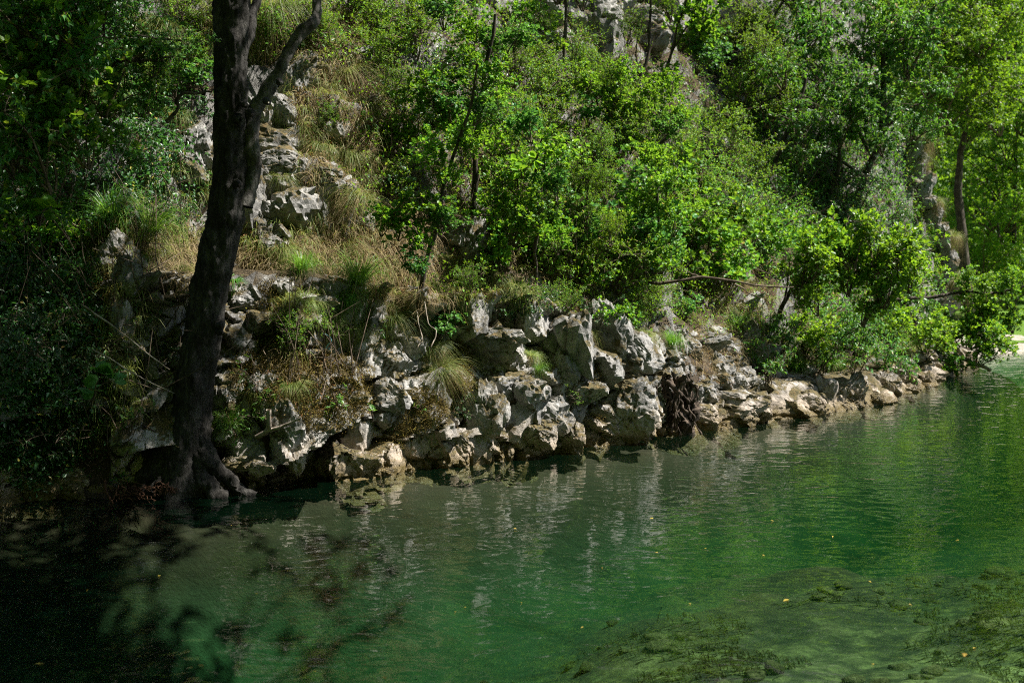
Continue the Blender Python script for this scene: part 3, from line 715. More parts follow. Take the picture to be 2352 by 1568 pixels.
KIND = {
    'smoke': [shrub_mesh(200 + k, 'smoke', 6, 1.0, 0.62, 8, 3, 'round', 0.084, 8, 'smoke' if k < 3 else 'smoke_blue') for k in range(4)],
    'box': [shrub_mesh(220 + k, 'box', 9, 1.0, 0.5, 10, 5, 'small', 0.034, 11, 'box', False) for k in range(3)],
    'horn': [shrub_mesh(240 + k, 'horn', 6, 1.0, 0.7, 8, 4, 'pointed', 0.070, 7, 'horn', False, 0.9, 0.07) for k in range(3)],
    'oak': [shrub_mesh(260 + k, 'oak', 7, 1.0, 0.65, 8, 3, 'lobed', 0.085, 8, 'oak') for k in range(3)],
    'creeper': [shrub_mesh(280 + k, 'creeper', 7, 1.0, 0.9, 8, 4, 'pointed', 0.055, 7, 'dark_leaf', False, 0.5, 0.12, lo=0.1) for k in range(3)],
    'herb': [shrub_mesh(300 + k, 'herb', 5, 0.35, 0.5, 3, 1, 'lance' if k % 2 else 'pointed', 0.05, 8, 'herb', False, 0.2, lo=0.1) for k in range(3)],
}
def shrub(kind, px, py, h, label, var=0, name='shrub', cat='shrub', group=None, lean=None, r=rng, depth=0.0, wide=1.0):
    p, n, dist = hit(px, py)
    p = p - Vector((n.x, n.y, 0)) * 0.03 + pdir(px, py) * depth
    st, fo = KIND[kind][var % len(KIND[kind])]
    o = thing(name, label, cat, p, group)
    o.scale = (h * wide, h * wide, h)
    ln = 0.28 if lean is None else lean
    o.rotation_euler = Euler((n.y * -ln * 0 + 0, 0, r.uniform(0, 6.28)))
    # lean out from the slope, as plants on a steep bank do
    q = Vector((0, 0, 1)).lerp(Vector((n.x, n.y, 0.3)), ln).normalized()
    o.rotation_euler = (q.to_track_quat('Z', 'Y') @ Euler((0, 0, r.uniform(0, 6.28))).to_quaternion()).to_euler()
    link('stem', st, o); link('foliage', fo, o, kind='stuff')
    return o

# grass
def blades(G, r, n, root_r, reach, height, droop, width, k=6, dirbias=None, curl=0.15):
    a = r.uniform(0, 2 * math.pi, n); q = root_r * np.sqrt(r.uniform(0, 1, n))
    B = np.stack([np.cos(a) * q, np.sin(a) * q, np.zeros(n)], 1)
    a2 = a + r.normal(size=n) * 0.5
    H = np.stack([np.cos(a2), np.sin(a2), np.zeros(n)], 1)
    if dirbias is not None: H = nrm(H + np.array(dirbias)[None])
    re = reach * r.uniform(0.35, 1.15, n); he = height * r.uniform(0.5, 1.15, n); dr = droop * r.uniform(0.5, 1.3, n)
    t = np.linspace(0, 1, k)[None, :, None]
    C = B[:, None] + H[:, None] * re[:, None, None] * (t ** 0.9) + np.array([0, 0, 1.0]) * (he[:, None, None] * (1.6 * t - 0.9 * t * t) - dr[:, None, None] * t ** 2.6)
    side = nrm(np.cross(H, np.tile([0, 0, 1.0], (n, 1))) + r.normal(size=(n, 3)) * 0.3)
    C = C + side[:, None] * (curl * reach * r.normal(size=n)[:, None, None] * t ** 2)
    w = width * r.uniform(0.6, 1.2, n)[:, None, None] * (1 - t * 0.92)
    V = np.stack([C - side[:, None] * w, C + side[:, None] * w], 2).reshape(-1, 3)
    b = (np.arange(n)[:, None] * 2 * k + np.arange(k - 1)[None] * 2).ravel()
    G.add(V, None, np.stack([b, b + 1, b + 3, b + 2], 1))
def tuft_mesh(seed, n, nd, reach, height, droop, mat, width=0.0035, root=0.06):
    r = np.random.default_rng(seed); G = Geo(); blades(G, r, n, root, reach, height, droop, width)
    g = G.mesh('blades', M[mat])
    G = Geo(); blades(G, r, nd, root * 1.1, reach * 0.8, height * 0.35, droop * 1.35, width)
    return g, G.mesh('dead_blades', M['straw'])
TUFT = {
    'fine': [tuft_mesh(400 + k, 520, 300, 0.9, 0.55, 1.0, 'blade', 0.0042, 0.13) for k in range(4)],
    'dry': [tuft_mesh(420 + k, 260, 480, 0.8, 0.5, 0.95, 'blade', 0.0036) for k in range(2)],
    'lush': [tuft_mesh(440 + k, 260, 30, 0.7, 0.95, 0.75, 'lush', 0.0065, 0.1) for k in range(3)],
    'hang': [tuft_mesh(460 + k, 230, 60, 0.45, 0.25, 1.6, 'lush', 0.006, 0.06) for k in range(2)],
}
def tuft(kind, px, py, s, label, var=0, r=rng, group=None):
    p, n, dist = hit(px, py)
    g, dd = TUFT[kind][var % len(TUFT[kind])]
    o = thing('grass_tuft', label, 'grass tuft', p, group, scl=(s, s, s))
    q = Vector((0, 0, 1)).lerp(Vector((n.x, n.y, 0.2)), 0.35).normalized()
    o.rotation_euler = (q.to_track_quat('Z', 'Y') @ Euler((0, 0, r.uniform(0, 6.28))).to_quaternion()).to_euler()
    link('green_blades', g, o, kind='stuff'); link('dead_blades', dd, o, kind='stuff')
    return o
M['weed'] = leaf_material('water_weed_strand', (0.015, 0.016, 0.006), (0.09, 0.075, 0.025), 0.1, (0.12, 0.11, 0.03))
# big leaf sprays for tree crowns
CROWN = [shrub_mesh(500 + k, 'crown', 9, 2.0, 1.1, 13, 6, 'pointed', 0.085, 9, 'far' if k < 2 else 'horn', False, 0.5, 0.05) for k in range(4)]
r3 = np.random.default_rng(33)

def limb(name, pts, r0, r1, mat, parent, n=40, sides=8, wob=0.02, bump=0.006, seed=1, bscale=12):
    P = smooth_path([tuple(p) for p in pts], n, wob, np.random.default_rng(seed))
    V, Q = tube(P, np.linspace(r0, r1, n), sides, bump, seed, bscale)
    G = Geo(); G.add(V, None, Q); me = G.mesh(name, M[mat], True)
    return link(name, me, parent)

# ------------------------------------------------------------------ the big leaning tree in front
TY = on_water(470, 1128).y
tree = thing('leaning_tree', 'big dark grey knobbly tree with flared roots leaning up from the waterline', 'tree', at(450, 1128, TY))
TB = Vector(tree.location)
prof = [(-260, 500, 585), (-120, 492, 580), (0, 487, 575), (100, 488, 573), (200, 487, 572), (300, 487, 575), (400, 486, 571), (450, 483, 572), (500, 478, 566), (559, 462, 550), (620, 446, 537), (682, 430, 523), (745, 419, 516), (806, 408, 508), (870, 395, 500), (930, 385, 492), (991, 370, 488), (1040, 352, 490), (1080, 335, 496), (1120, 315, 505), (1160, 300, 512)]
prof = prof[::-1]
nr, ns_ = 260, 72
yy = np.array([p[0] for p in prof], float); xl = np.array([p[1] for p in prof], float); xr = np.array([p[2] for p in prof], float)
rows = np.linspace(yy[0], yy[-1], nr); o_ = np.argsort(yy)
xl_, xr_ = np.interp(rows, yy[o_], xl[o_]), np.interp(rows, yy[o_], xr[o_])
a = np.linspace(0, 2 * math.pi, ns_, endpoint=False)
cen = np.array([at((A + B) / 2, y, TY + 0.0)[:] for A, B, y in zip(xl_, xr_, rows)]); rad = (xr_ - xl_) / 2 / FOC * TY * (0.90 + 0.12 * sstep(850, 1050, rows))
fl = sstep(940, 1130, rows)
lob = 1 + (0.13 * np.cos(3 * a[None] + 0.6 + 0.002 * rows[:, None]) + 0.10 * np.cos(5 * a[None] + 1.0)) * (0.25 + 0.9 * fl)[:, None] + 0.05 * np.cos(2 * a[None] + 0.01 * rows[:, None])
Vt = cen[:, None] + (rad[:, None] * lob)[:, :, None] * np.stack([np.cos(a), np.sin(a) * 0.85, 0 * a], 1)[None]
out_ = nrm(Vt - cen[:, None])
Pn = Vt.reshape(-1, 3)
burl = np.zeros(len(Pn))
F1, F2, rid, off = voronoi(Pn * np.array([5.0, 5.0, 3.0]), 91)
burl += 0.034 * sstep(0.42, 0.0, F1) * (rid[:, 0] > 0.62) * sstep(5.2, 2.2, Pn[:, 2])
F1b, _, ridb, _ = voronoi(Pn * 11.0, 95)
burl += 0.018 * sstep(0.5, 0.1, F1b) * (ridb[:, 0] > 0.7)
hgt = burl + 0.014 * fbm(Pn * np.array([8, 8, 2.4]), 4, 81) + 0.010 * fbm(Pn * np.array([34, 34, 14.0]), 3, 84) - 0.022 * np.abs(fbm(Pn * np.array([14, 14, 2.5]), 2, 88))
Vt = Pn + out_.reshape(-1, 3) * hgt[:, None]
i = np.arange(nr - 1)[:, None] * ns_; j = np.arange(ns_)[None]; j2 = (j + 1) % ns_
Qt = np.stack([i + j, i + j2, i + ns_ + j2, i + ns_ + j], -1).reshape(-1, 4)
me = mesh_np('trunk', Vt - np.array(TB[:]), None, Qt, True); me.materials.append(M['bark'])
trunk = link('trunk', me, tree)
def tl(px, py, dy=0.0): return at(px, py, TY + dy) - TB
limb('branch', [tl(560, 470, .0), tl(573, 400, .02), tl(577, 330, .02), tl(592, 255, .03), tl(625, 190, .05), (tl(655, 140, .1)), tl(695, 85, .15), tl(722, 50, .2), tl(737, -10, .3), tl(770, -120, .5), tl(830, -260, .7)], 0.074, 0.042, 'bark_grey', tree, 90, 20, 0.02, 0.024, 5, 9)
limb('branch', [tl(566, 120, .1), tl(580, 40, .2), tl(600, -30, .3), tl(640, -160, .4)], 0.05, 0.04, 'bark', tree, 40, 12, 0.02, 0.012, 6, 9)
roots = [([(455, 960), (464, 1010), (480, 1056), (508, 1090), (548, 1120), (585, 1140)], .085, .06, -.14), ([(440, 980), (450, 1045), (468, 1098), (496, 1130), (526, 1144)], .09, .06, -.24), ([(420, 960), (430, 1040), (442, 1118), (440, 1152)], .11, .09, -.2),
         ([(400, 960), (372, 1050), (330, 1112), (300, 1148)], .11, .08, -.1), ([(370, 1000), (330, 1060), (280, 1110), (245, 1145)], .09, .05, -.03), ([(415, 980), (400, 1080), (385, 1148)], .13, .12, -.2)]
for k, (pp, a0, a1, dy) in enumerate(roots):
    limb('root', [tl(x, y, dy * min(1, q / 2)) for q, (x, y) in enumerate(pp)], a0, a1, 'bark', tree, 60, 18, 0.02, 0.03, 20 + k, 10)
for k in range(16):
    x0 = r3.uniform(330, 545); y0 = np.interp(x0, [330, 430, 545], [1080, 1100, 1095]); x1 = x0 + (x0 - 440) * r3.uniform(.15, .5) + r3.uniform(-12, 12)
    limb('rootlet', [tl(x0, y0, -.16), tl((x0 + x1) / 2, y0 + 22, -.24), tl(x1, y0 + 52, -.26)], r3.uniform(.012, .03), .008, 'bark', tree, 24, 7, .03, .01, 150 + k, 20)
# pruned-branch knots on the trunk
for k, (x, y, s) in enumerate([(547, 272, .055), (548, 282, .04), (560, 238, .035), (505, 745, .05), (505, 760, .04), (545, 420, .04), (640, 188, .035), (612, 232, .035), (575, 258, .045)]):
    V, Q = tube(np.array([tl(x, y, -.10)[:], tl(x + 3, y + 2, -.22)[:], tl(x + 5, y + 4, -.26)[:]]), [s, s * .8, s * .25], 12, 0.012, 60 + k, 20)
    G = Geo(); G.add(V, None, Q); link('knot', G.mesh('knot', M['bark'], True), tree)
# its crown stands above the picture and throws the shade on the left bank
for k, (x, y, z, s) in enumerate([(-1.9, 9.6, 7.4, 1.2), (-3.6, 9.8, 6.2, 1.0), (-3.4, 8.4, 7.0, 1.3), (-4.9, 11.2, 6.0, 1.2), (-2.4, 11.6, 7.6, 1.3), (-0.6, 8.0, 7.4, 1.2), (-2.0, 7.0, 7.2, 1.1), (-0.9, 10.6, 7.4, 1.0), (-5.4, 8.2, 6.2, 1.3)]):
    st, fo = CROWN[2 + k % 2]
    e = (r3.uniform(-.5, .5), r3.uniform(-.5, .5), r3.uniform(0, 6.28)); p = Vector((x, y, z)) - TB
    link('twig', st, tree, p, e, (s, s, s)); link('crown', fo, tree, p, e, (s, s, s), 'stuff')
limb('branch', [tl(540, -240), Vector((-2.3, 10.6, 6.6)) - TB, Vector((-1.6, 10.0, 7.6)) - TB], .13, .06, 'bark', tree, 30, 10, .03, .02, 9)
limb('branch', [tl(540, -240), Vector((-3.0, 10.0, 6.4)) - TB, Vector((-4.2, 9.0, 7.4)) - TB], .12, .05, 'bark', tree, 30, 10, .03, .02, 10)

# ------------------------------------------------------------------ slender trees on the slope
def young_tree(label, path, r0, r1, sprays, kind='horn', name='young_tree', base_hit=True, mat='bark_thin', Y=None, fwd=0.0, branches=(), cat='tree', group=None, seed=1):
    """path: pixels from foot to tip; sprays: (px, py, metres, depth offset)"""
    p0, n0, dist = hit(*path[0])
    if Y is None: Y = p0.y
    base = at(path[0][0], path[0][1], Y)
    t = thing(name, label, cat, base, group)
    P = [at(x, y, Y - fwd * q / max(1, len(path) - 1)) - base for q, (x, y) in enumerate(path)]
    P = [P[0] - Vector((0, -0.05, 0.25))] + P
    limb('trunk', P, r0, r1, mat, t, 50, 8, 0.03, 0.006, seed)
    rr = np.random.default_rng(seed + 900)
    for k, bpath in enumerate(branches):
        limb('branch', [at(x, y, Y - fwd * .6 - 0.1 * q) - base for q, (x, y) in enumerate(bpath)], r1 * .9, r1 * .35, mat, t, 24, 6, .02, .003, seed + 3 + k)
    for k, sp_ in enumerate(sprays):
        x, y, s, dz = sp_[:4]
        pool = CROWN if kind == 'crown' else KIND[kind]
        st, fo = pool[(k + seed) % len(pool)] if kind != 'crown' else pool[(k + seed) % 2]
        p = at(x, y, Y - fwd * .7 + dz) - base
        if kind == 'crown': p = p - Vector((0, 0, s * 0.8))
        else: p = p - Vector((0, 0, s * 0.5))
        e = (rr.uniform(-.45, .45), rr.uniform(-.45, .45), rr.uniform(0, 6.28))
        link('twig', st, t, p, e, (s,) * 3); link('crown', fo, t, p, e, (s,) * 3, 'stuff')
    return t

young_tree('slender sapling with round blue-green leaves rising from the rock ledge in mid picture', [(966, 705), (975, 640), (990, 575), (1003, 515), (1012, 440), (1035, 370), (1062, 300), (1085, 230), (1100, 150)], .035, .012,
           [(955, 470, .45, -.1), (1010, 500, .4, -.2), (915, 510, .4, -.1), (875, 505, .35, -.1), (940, 540, .35, -.1), (960, 610, .3, -.2), (1000, 345, .45, 0), (1060, 330, .4, 0), (1030, 400, .35, 0), (1090, 250, .35, 0), (1105, 160, .4, 0)], 'smoke', fwd=.4, seed=2,
           branches=[[(990, 560), (950, 520), (900, 495)], [(985, 600), (955, 610), (930, 600)], [(1003, 515), (985, 470), (960, 450)]])
young_tree('dark-stemmed tree with bright layered leaves, standing just right of the sapling on the ledge', [(1078, 520), (1085, 440), (1096, 340), (1103, 270), (1112, 210), (1125, 120), (1135, 30)], .045, .02,
           [(1040, 240, .55, -.1), (985, 250, .5, -.1), (1000, 200, .5, 0), (1090, 170, .45, 0), (1140, 90, .5, .1), (1060, 120, .4, 0), (1150, 240, .5, -.1), (1095, 50, .5, .1), (1180, 80, .4, 0), (960, 300, .4, 0), (1070, 300, .4, -.2), (1130, 320, .4, -.2), (1020, 20, .5, 0)], 'smoke', fwd=.35, seed=3,
           branches=[[(1103, 270), (1050, 230), (1000, 215)], [(1112, 210), (1150, 150), (1185, 95)], [(1096, 330), (1130, 300), (1160, 290)]])
young_tree('straight thin tree standing before the pale cliff at the top', [(1296, 230), (1297, 150), (1298, 70), (1302, -20), (1305, -100)], .04, .025, [(1280, -60, 1.0, 0), (1340, -40, .9, 0), (1250, 60, .5, 0)], 'box', seed=4)
young_tree('thin bare-stemmed tree curving to the left before the pale cliff', [(1452, 215), (1478, 165), (1490, 110), (1496, 50), (1500, -20), (1500, -90)], .035, .02, [(1470, -60, 1.0, 0), (1540, 0, .8, -.1), (1440, 60, .7, -.1)], 'box', seed=5, branches=[[(1470, 180), (1462, 120), (1470, 40)]])
young_tree('forked thin tree leaning right at the foot of the pale cliff', [(1510, 240), (1535, 150), (1553, 80), (1572, 10), (1590, -80)], .035, .02, [(1560, 60, .9, -.1), (1600, 120, .8, -.1), (1620, 20, .9, 0), (1530, 180, .6, -.1)], 'smoke', seed=6, branches=[[(1540, 130), (1580, 60), (1625, 0)]])
young_tree('short dark trunk hidden in small-leaved scrub above the tilted boulder', [(1402, 440), (1405, 350), (1410, 260), (1418, 200)], .045, .02, [(1400, 250, 1.0, -.2), (1430, 190, .8, -.1), (1370, 200, .8, -.1), (1390, 300, .8, -.3)], 'box', seed=7)
young_tree('smoke bush tree with slanting trunk and wide bright crown over the mid slope', [(1425, 440), (1462, 395), (1505, 345), (1545, 305), (1580, 270)], .045, .02, [(1340, 190, .5, -.3), (1400, 225, .55, -.4), (1460, 260, .55, -.4), (1350, 260, .45, -.3), (1490, 210, .45, -.3), (1290, 230, .45, -.3), (1420, 160, .45, -.3), (1510, 290, .5, -.4), (1560, 260, .45, -.3), (1450, 320, .45, -.3), (1270, 290, .4, -.2), (1390, 290, .4, -.3), (1540, 190, .4, -.2)], 'smoke', fwd=.3, seed=8)
young_tree('tree with a long grey stem leaning far to the right across the upper slope', [(1645, 200), (1690, 135), (1735, 95), (1775, 40), (1810, -20), (1840, -90)], .04, .025, [(1700, 40, 1.0, 0), (1800, 60, 1.0, -.2), (1650, 90, 1.0, 0), (1750, 150, .9, -.2), (1850, -20, 1.1, 0)], 'box', seed=9)
young_tree('dark upright trunk with fine leaves left of the drooping tree', [(1712, 355), (1714, 300), (1720, 240), (1728, 160), (1735, 90)], .06, .03, [(1700, 200, 1.1, -.2), (1760, 230, 1.1, -.2), (1720, 120, 1.1, 0), (1670, 260, .9, -.2), (1790, 160, 1.0, -.2)], 'box', seed=10, branches=[[(1714, 300), (1690, 250), (1660, 210)], [(1716, 280), (1750, 240), (1790, 220)]])
young_tree('leaning dark tree with several stems in the shade of the upper right slope', [(1760, 420), (1785, 370), (1800, 320), (1830, 250), (1850, 180)], .05, .03, [(1830, 260, 1.2, -.2), (1870, 180, 1.2, 0), (1800, 140, 1.1, 0), (1840, 340, .9, -.2)], 'horn', seed=11, branches=[[(1770, 400), (1800, 340), (1850, 300)], [(1765, 410), (1760, 350), (1770, 280)]])
young_tree('large tree with drooping pointed leaves spreading over the right end of the slope', [(1965, 470), (1985, 410), (2005, 360), (2022, 310), (2030, 230), (2030, 120)], .09, .05,
           [(1960, 190, 1.5, -.4), (2050, 200, 1.5, -.4), (1900, 110, 1.5, -.2), (2000, 90, 1.5, -.2), (2080, 100, 1.5, 0), (2100, 260, 1.1, -.2), (1930, 270, 1.2, -.6), (2030, 290, 1.2, -.6), (1990, 20, 1.6, 0), (2080, 0, 1.6, 0), (1890, 10, 1.5, 0), (1850, 60, 1.2, 0), (2130, 170, 1.0, -.2)], 'horn', fwd=.5, seed=12,
           branches=[[(2005, 360), (1970, 300), (1930, 250)], [(2022, 310), (2070, 260), (2110, 240)], [(1985, 410), (1950, 380), (1900, 350)]])
young_tree('dense dark bush-like tree in deep shade beneath the drooping tree', [(1905, 500), (1912, 440), (1925, 380), (1930, 330)], .06, .03, [(1900, 420, 1.2, -.3), (1960, 440, 1.2, -.3), (1930, 360, 1.2, 0), (2010, 470, 1.0, -.3), (1990, 540, .8, -.3)], 'creeper', seed=13)
young_tree('scrubby tree with lobed bright leaves leaning out over the low rocks on the right', [(1780, 745), (1800, 700), (1830, 650), (1870, 610), (1920, 575)], .045, .02,
           [(1850, 600, .8, -.5), (1900, 560, .9, -.5), (1960, 555, .9, -.5), (2010, 560, .9, -.4), (2060, 580, .8, -.3), (1830, 640, .6, -.4), (1880, 680, .6, -.4), (1950, 620, .8, -.4), (2030, 640, .9, -.3), (2090, 620, .7, -.3), (1985, 690, .8, -.2)], 'oak', fwd=.6, seed=14,
           branches=[[(1830, 650), (1860, 600), (1840, 560)], [(1800, 700), (1810, 640), (1815, 600)], [(1870, 610), (1960, 590), (2050, 580)]])

young_tree('young smoke bush tree leaning over the left part of the rock wall', [(1225, 660), (1228, 590), (1240, 520), (1232, 440), (1240, 360)], .03, .012, [(1190, 400, .5, -.2), (1250, 340, .55, -.1), (1280, 420, .5, -.3), (1230, 480, .5, -.3), (1180, 520, .45, -.3), (1280, 540, .45, -.4), (1220, 280, .5, 0), (1160, 460, .4, -.2)], 'smoke', fwd=.5, seed=21)
young_tree('fine-leaved young tree rising right of the dark hollow', [(1345, 600), (1352, 530), (1348, 450), (1360, 380), (1366, 300)], .03, .012, [(1350, 330, .6, -.1), (1320, 400, .55, -.3), (1390, 420, .55, -.3), (1350, 480, .5, -.4), (1310, 540, .5, -.4), (1400, 520, .5, -.4)], 'box', fwd=.5, seed=22)
young_tree('slim smoke bush tree above the left end of the long bare branch', [(1500, 660), (1502, 600), (1512, 530), (1508, 450), (1520, 390)], .03, .012, [(1470, 460, .5, -.3), (1530, 420, .55, -.3), (1550, 500, .5, -.4), (1480, 540, .5, -.5), (1540, 580, .5, -.5), (1440, 600, .4, -.5), (1500, 360, .5, -.2)], 'smoke', fwd=.5, seed=24)
# overhanging crowns at the far end of the bank
p_ov = at(2190, 800, 22.6)
ov = thing('overhanging_bush', 'bright bush hanging low over the water at the far end of the bank', 'bush', p_ov)
for k, (x, y, s, dz) in enumerate([(2190, 760, .9, 0), (2230, 750, .95, -.1), (2275, 745, .9, -.2), (2325, 735, .6, -.2), (2245, 800, .8, -.4), (2280, 800, .5, -.4), (2200, 830, .6, -.4), (2160, 790, .8, 0), (2220, 700, .7, 0), (2300, 650, .5, -.1), (2260, 645, .5, -.1), (2335, 640, .45, -.1), (2225, 640, .5, 0)]):
    st, fo = KIND['oak'][k % 3] if k % 3 else KIND['smoke'][k % 3]
    p = at(x, y, 22.4 + dz) - p_ov - Vector((0, 0, s * .45)); e = (r3.uniform(-.5, .5), r3.uniform(-.2, .8), r3.uniform(0, 6.28))
    link('twig', st, ov, p, e, (s,) * 3); link('foliage', fo, ov, p, e, (s,) * 3, 'stuff')
limb('branch', [at(x, y, 22.3) - p_ov for x, y in [(2040, 690), (2090, 686), (2140, 684), (2180, 676), (2225, 668), (2270, 672), (2330, 664), (2380, 650)]], .045, .02, 'bark_thin', ov, 60, 8, .03, .01, 31)
limb('branch', [at(x, y, 22.5) - p_ov for x, y in [(2170, 800), (2210, 770), (2260, 745), (2330, 760)]], .04, .015, 'bark_thin', ov, 40, 8, .03, .01, 32)

# dead branches
def stick(label, pts, r0, r1, mat='twig', Y=None, wob=.02, seed=1, name='dead_branch', cat='branch', side=()):
    Y0 = Y if Y else hit(*pts[0])[0].y - .1
    b = at(pts[0][0], pts[0][1], Y0)
    t = thing(name, label, cat, b)
    limb('stem', [at(x, y, Y0 - .05 * q) - b for q, (x, y) in enumerate(pts)], r0, r1, mat, t, 50, 7, wob, .003, seed)
    for k, s_ in enumerate(side):
        limb('side_twig', [at(x, y, Y0 - .05 * q - .05) - b for q, (x, y) in enumerate(s_)], r1, r1 * .4, mat, t, 24, 5, wob, .002, seed + 5 + k)
    return t
stick('long bare branch reaching right over the low rocks below the smoke bushes', [(1490, 652), (1550, 645), (1610, 638), (1680, 648), (1750, 656), (1822, 658)], .022, .010, 'twig', 14.6, .02, 41, side=[[(1610, 638), (1560, 612), (1520, 600)], [(1690, 650), (1720, 672), (1760, 690)]])
stick('pale dead branch lying in the leaves left of the far ridge', [(1995, 610), (2045, 585), (2090, 565), (2135, 535)], .02, .008, 'dead_wood', 20.0, .02, 42)
stick('forked pale branch pointing up out of bushes toward the far ridge', [(2052, 602), (2090, 590), (2140, 570)], .018, .008, 'dead_wood', 20.2, .02, 43)
stick('dark fallen branch dipping into the water under the overhanging bush', [(2190, 815), (2225, 828), (2260, 842), (2275, 850)], .05, .03, 'dead_wood', 22.0, .01, 44)
stick('thin grey branch slanting across dark scrub right of the sapling', [(1205, 470), (1245, 492), (1290, 515), (1340, 533)], .014, .008, 'twig', None, .02, 45)
stick('pale thin stem crossing the dark creepers left of the big trunk', [(190, 700), (255, 745), (320, 795), (390, 850)], .008, .005, 'dead_wood', 9.9, .01, 46)
stick('second pale stem crossing the dark creepers, below the first', [(215, 800), (270, 835), (330, 870), (400, 905)], .007, .004, 'dead_wood', 9.9, .01, 47)
stick('stub of sawn branch standing upright beside the big tree roots', [(590, 1003), (612, 990), (618, 975), (617, 940)], .028, .024, 'dead_wood', None, .004, 48, side=[[(612, 990), (650, 978), (690, 960)]])
stick('crooked bare root looping over the rocks right of the big trunk', [(505, 1035), (540, 1030), (570, 1048), (605, 1045), (612, 1010), (600, 990)], .045, .03, 'root', None, .02, 49, 'exposed_root', 'root', side=[[(600, 1048), (590, 1075), (575, 1098)], [(610, 1050), (600, 1085), (582, 1105)]])
for k, (pts, lab) in enumerate([([(955, 700), (962, 745), (970, 780), (958, 800)], 'thin pale root dangling below the sapling on the ledge'), ([(975, 690), (985, 740), (1000, 765), (990, 800)], 'second dangling root below the sapling, curling to the right'),
                                ([(1330, 740), (1345, 790), (1375, 810)], 'thin bare vine hanging over the pale slab right of the tilted boulder')]):
    stick(lab, pts, .007, .004, 'dead_wood', None, .015, 70 + k, 'hanging_root', 'root')

# blue cord caught in the scrub
p, n_, d_ = hit(760, 790); 
cordp = [at(x, y, p.y - .18) for x, y in [(742, 765), (757, 772), (762, 785), (752, 795), (748, 806), (756, 800), (764, 812)]]
V, Q = tube(smooth_path([tuple(c - cordp[0]) for c in cordp], 40, .01, np.random.default_rng(4)), .006, 6); G = Geo(); G.add(V, None, Q)
thing('frayed_cord', 'faded blue cord snagged in grey scrub right of the big tree', 'cord', cordp[0], me=G.mesh('frayed_cord', M['plastic_blue']))

# the hanging mass of roots at the water between grey rocks and low rocks
p, n_, d_ = hit(1545, 940)
RY = p.y - .12
rb = at(1545, 1000, RY)
rm = thing('root_mass', 'tangled brown root stump hanging down to the water between grey cliff and low rocks', 'root mass', rb)
rr = np.random.default_rng(55)
for k in range(44):
    x0 = rr.uniform(1512, 1585); x1 = x0 + rr.uniform(-34, 34); y1 = rr.uniform(950, 1003)
    mid = [(x0 + (x1 - x0) * q + rr.uniform(-20, 20), 868 + (y1 - 868) * q + rr.uniform(-10, 10)) for q in (0, .3, .6, 1)]
    dy = rr.uniform(-.16, .12)
    limb('root', [at(x, y, RY + dy) - rb for x, y in mid], rr.uniform(.008, .034), rr.uniform(.004, .016), 'root', rm, 34, 7, .035, .012, 600 + k, 22)
for k, (x, y, s) in enumerate([(1530, 972, 44), (1570, 982, 36), (1500, 965, 26), (1552, 905, 40), (1540, 935, 36), (1585, 945, 24)]):
    me = boulder_mesh(700 + k, (1, .8, 1), 3); me.materials.clear(); me.materials.append(M['root'])
    link('stump', me, rm, at(x, y, RY + .1) - rb, (0, 0, k), (s * RY / FOC,) * 3)

# reddish roots in the water by the tree
rb = at(270, 1150, on_water(270, 1150).y)
rd = thing('red_roots', 'reddish fibrous roots trailing in the water left of the big trunk', 'roots', rb)
for k in range(46):
    x0, y0 = rr.uniform(255, 330), rr.uniform(1120, 1148); x1 = x0 + rr.uniform(-40, 50)
    limb('root_fibre', [at(x0, y0, rb.y + .05) - rb, at((x0 + x1) / 2, y0 + rr.uniform(-16, 6), rb.y - rr.uniform(0, .1)) - rb, at(x1, y0 + rr.uniform(0, 14), rb.y - rr.uniform(0, .15)) - rb], .006, .003, 'red_root', rd, 12, 4, .012, 0, 800 + k)
for k in range(30):
    x0, y0 = rr.uniform(350, 405), rr.uniform(1115, 1135); x1 = x0 + rr.uniform(-30, 30)
    limb('root_fibre', [at(x0, y0, rb.y - .15) - rb, at((x0 + x1) / 2, y0 + rr.uniform(-14, 4), rb.y - .2) - rb, at(x1, y0 + rr.uniform(0, 8), rb.y - .22) - rb], .006, .003, 'red_root', rd, 12, 4, .012, 0, 860 + k)
limb('root_fibre', [at(x, y, rb.y - .1) - rb for x, y in [(238, 1098), (244, 1125), (256, 1150), (262, 1162)]], .014, .008, 'red_root', rd, 20, 6, .01, .002, 890)

# ------------------------------------------------------------------ overhanging leafy boughs, upper left
lb = Vector((-6.6, 10.8, 2.6))
lt = thing('overhanging_tree', 'tree outside the left edge whose drooping leafy boughs fill the upper left', 'tree', lb)
limb('trunk', [(0, 0, -1.2), (.1, -.1, 0), (.3, -.3, 2), (.6, -.5, 4.5)], .16, .09, 'bark', lt, 40, 12, .03, .02, 91)
for k, (x, y, s, dy) in enumerate([(40, 40, 1.0, 0), (110, 90, 1.0, -.2), (190, 60, .9, 0), (60, 170, 1.0, -.3), (150, 200, .9, -.2), (240, 170, .8, -.1), (30, 300, .9, -.3), (120, 330, .9, -.3), (200, 290, .8, -.2), (290, 70, .6, .1), (90, 430, .7, -.3), (350, 130, .4, .1), (20, 480, .6, -.3), (400, 180, .4, .3), (330, 220, .4, .1), (270, 330, .4, 0), (230, -20, .9, 0), (90, -20, 1.0, 0), (410, 100, .4, .3)]):
    st, fo = KIND['horn'][k % 3] if k % 4 else KIND['smoke'][k % 3]
    p = at(x, y, 9.9 + dy) - lb - Vector((0, 0, s * .45)); e = (r3.uniform(-.5, .5), r3.uniform(-.1, .9), r3.uniform(0, 6.28))
    link('bough', st, lt, p, e, (s,) * 3); link('foliage', fo, lt, p, e, (s,) * 3, 'stuff')
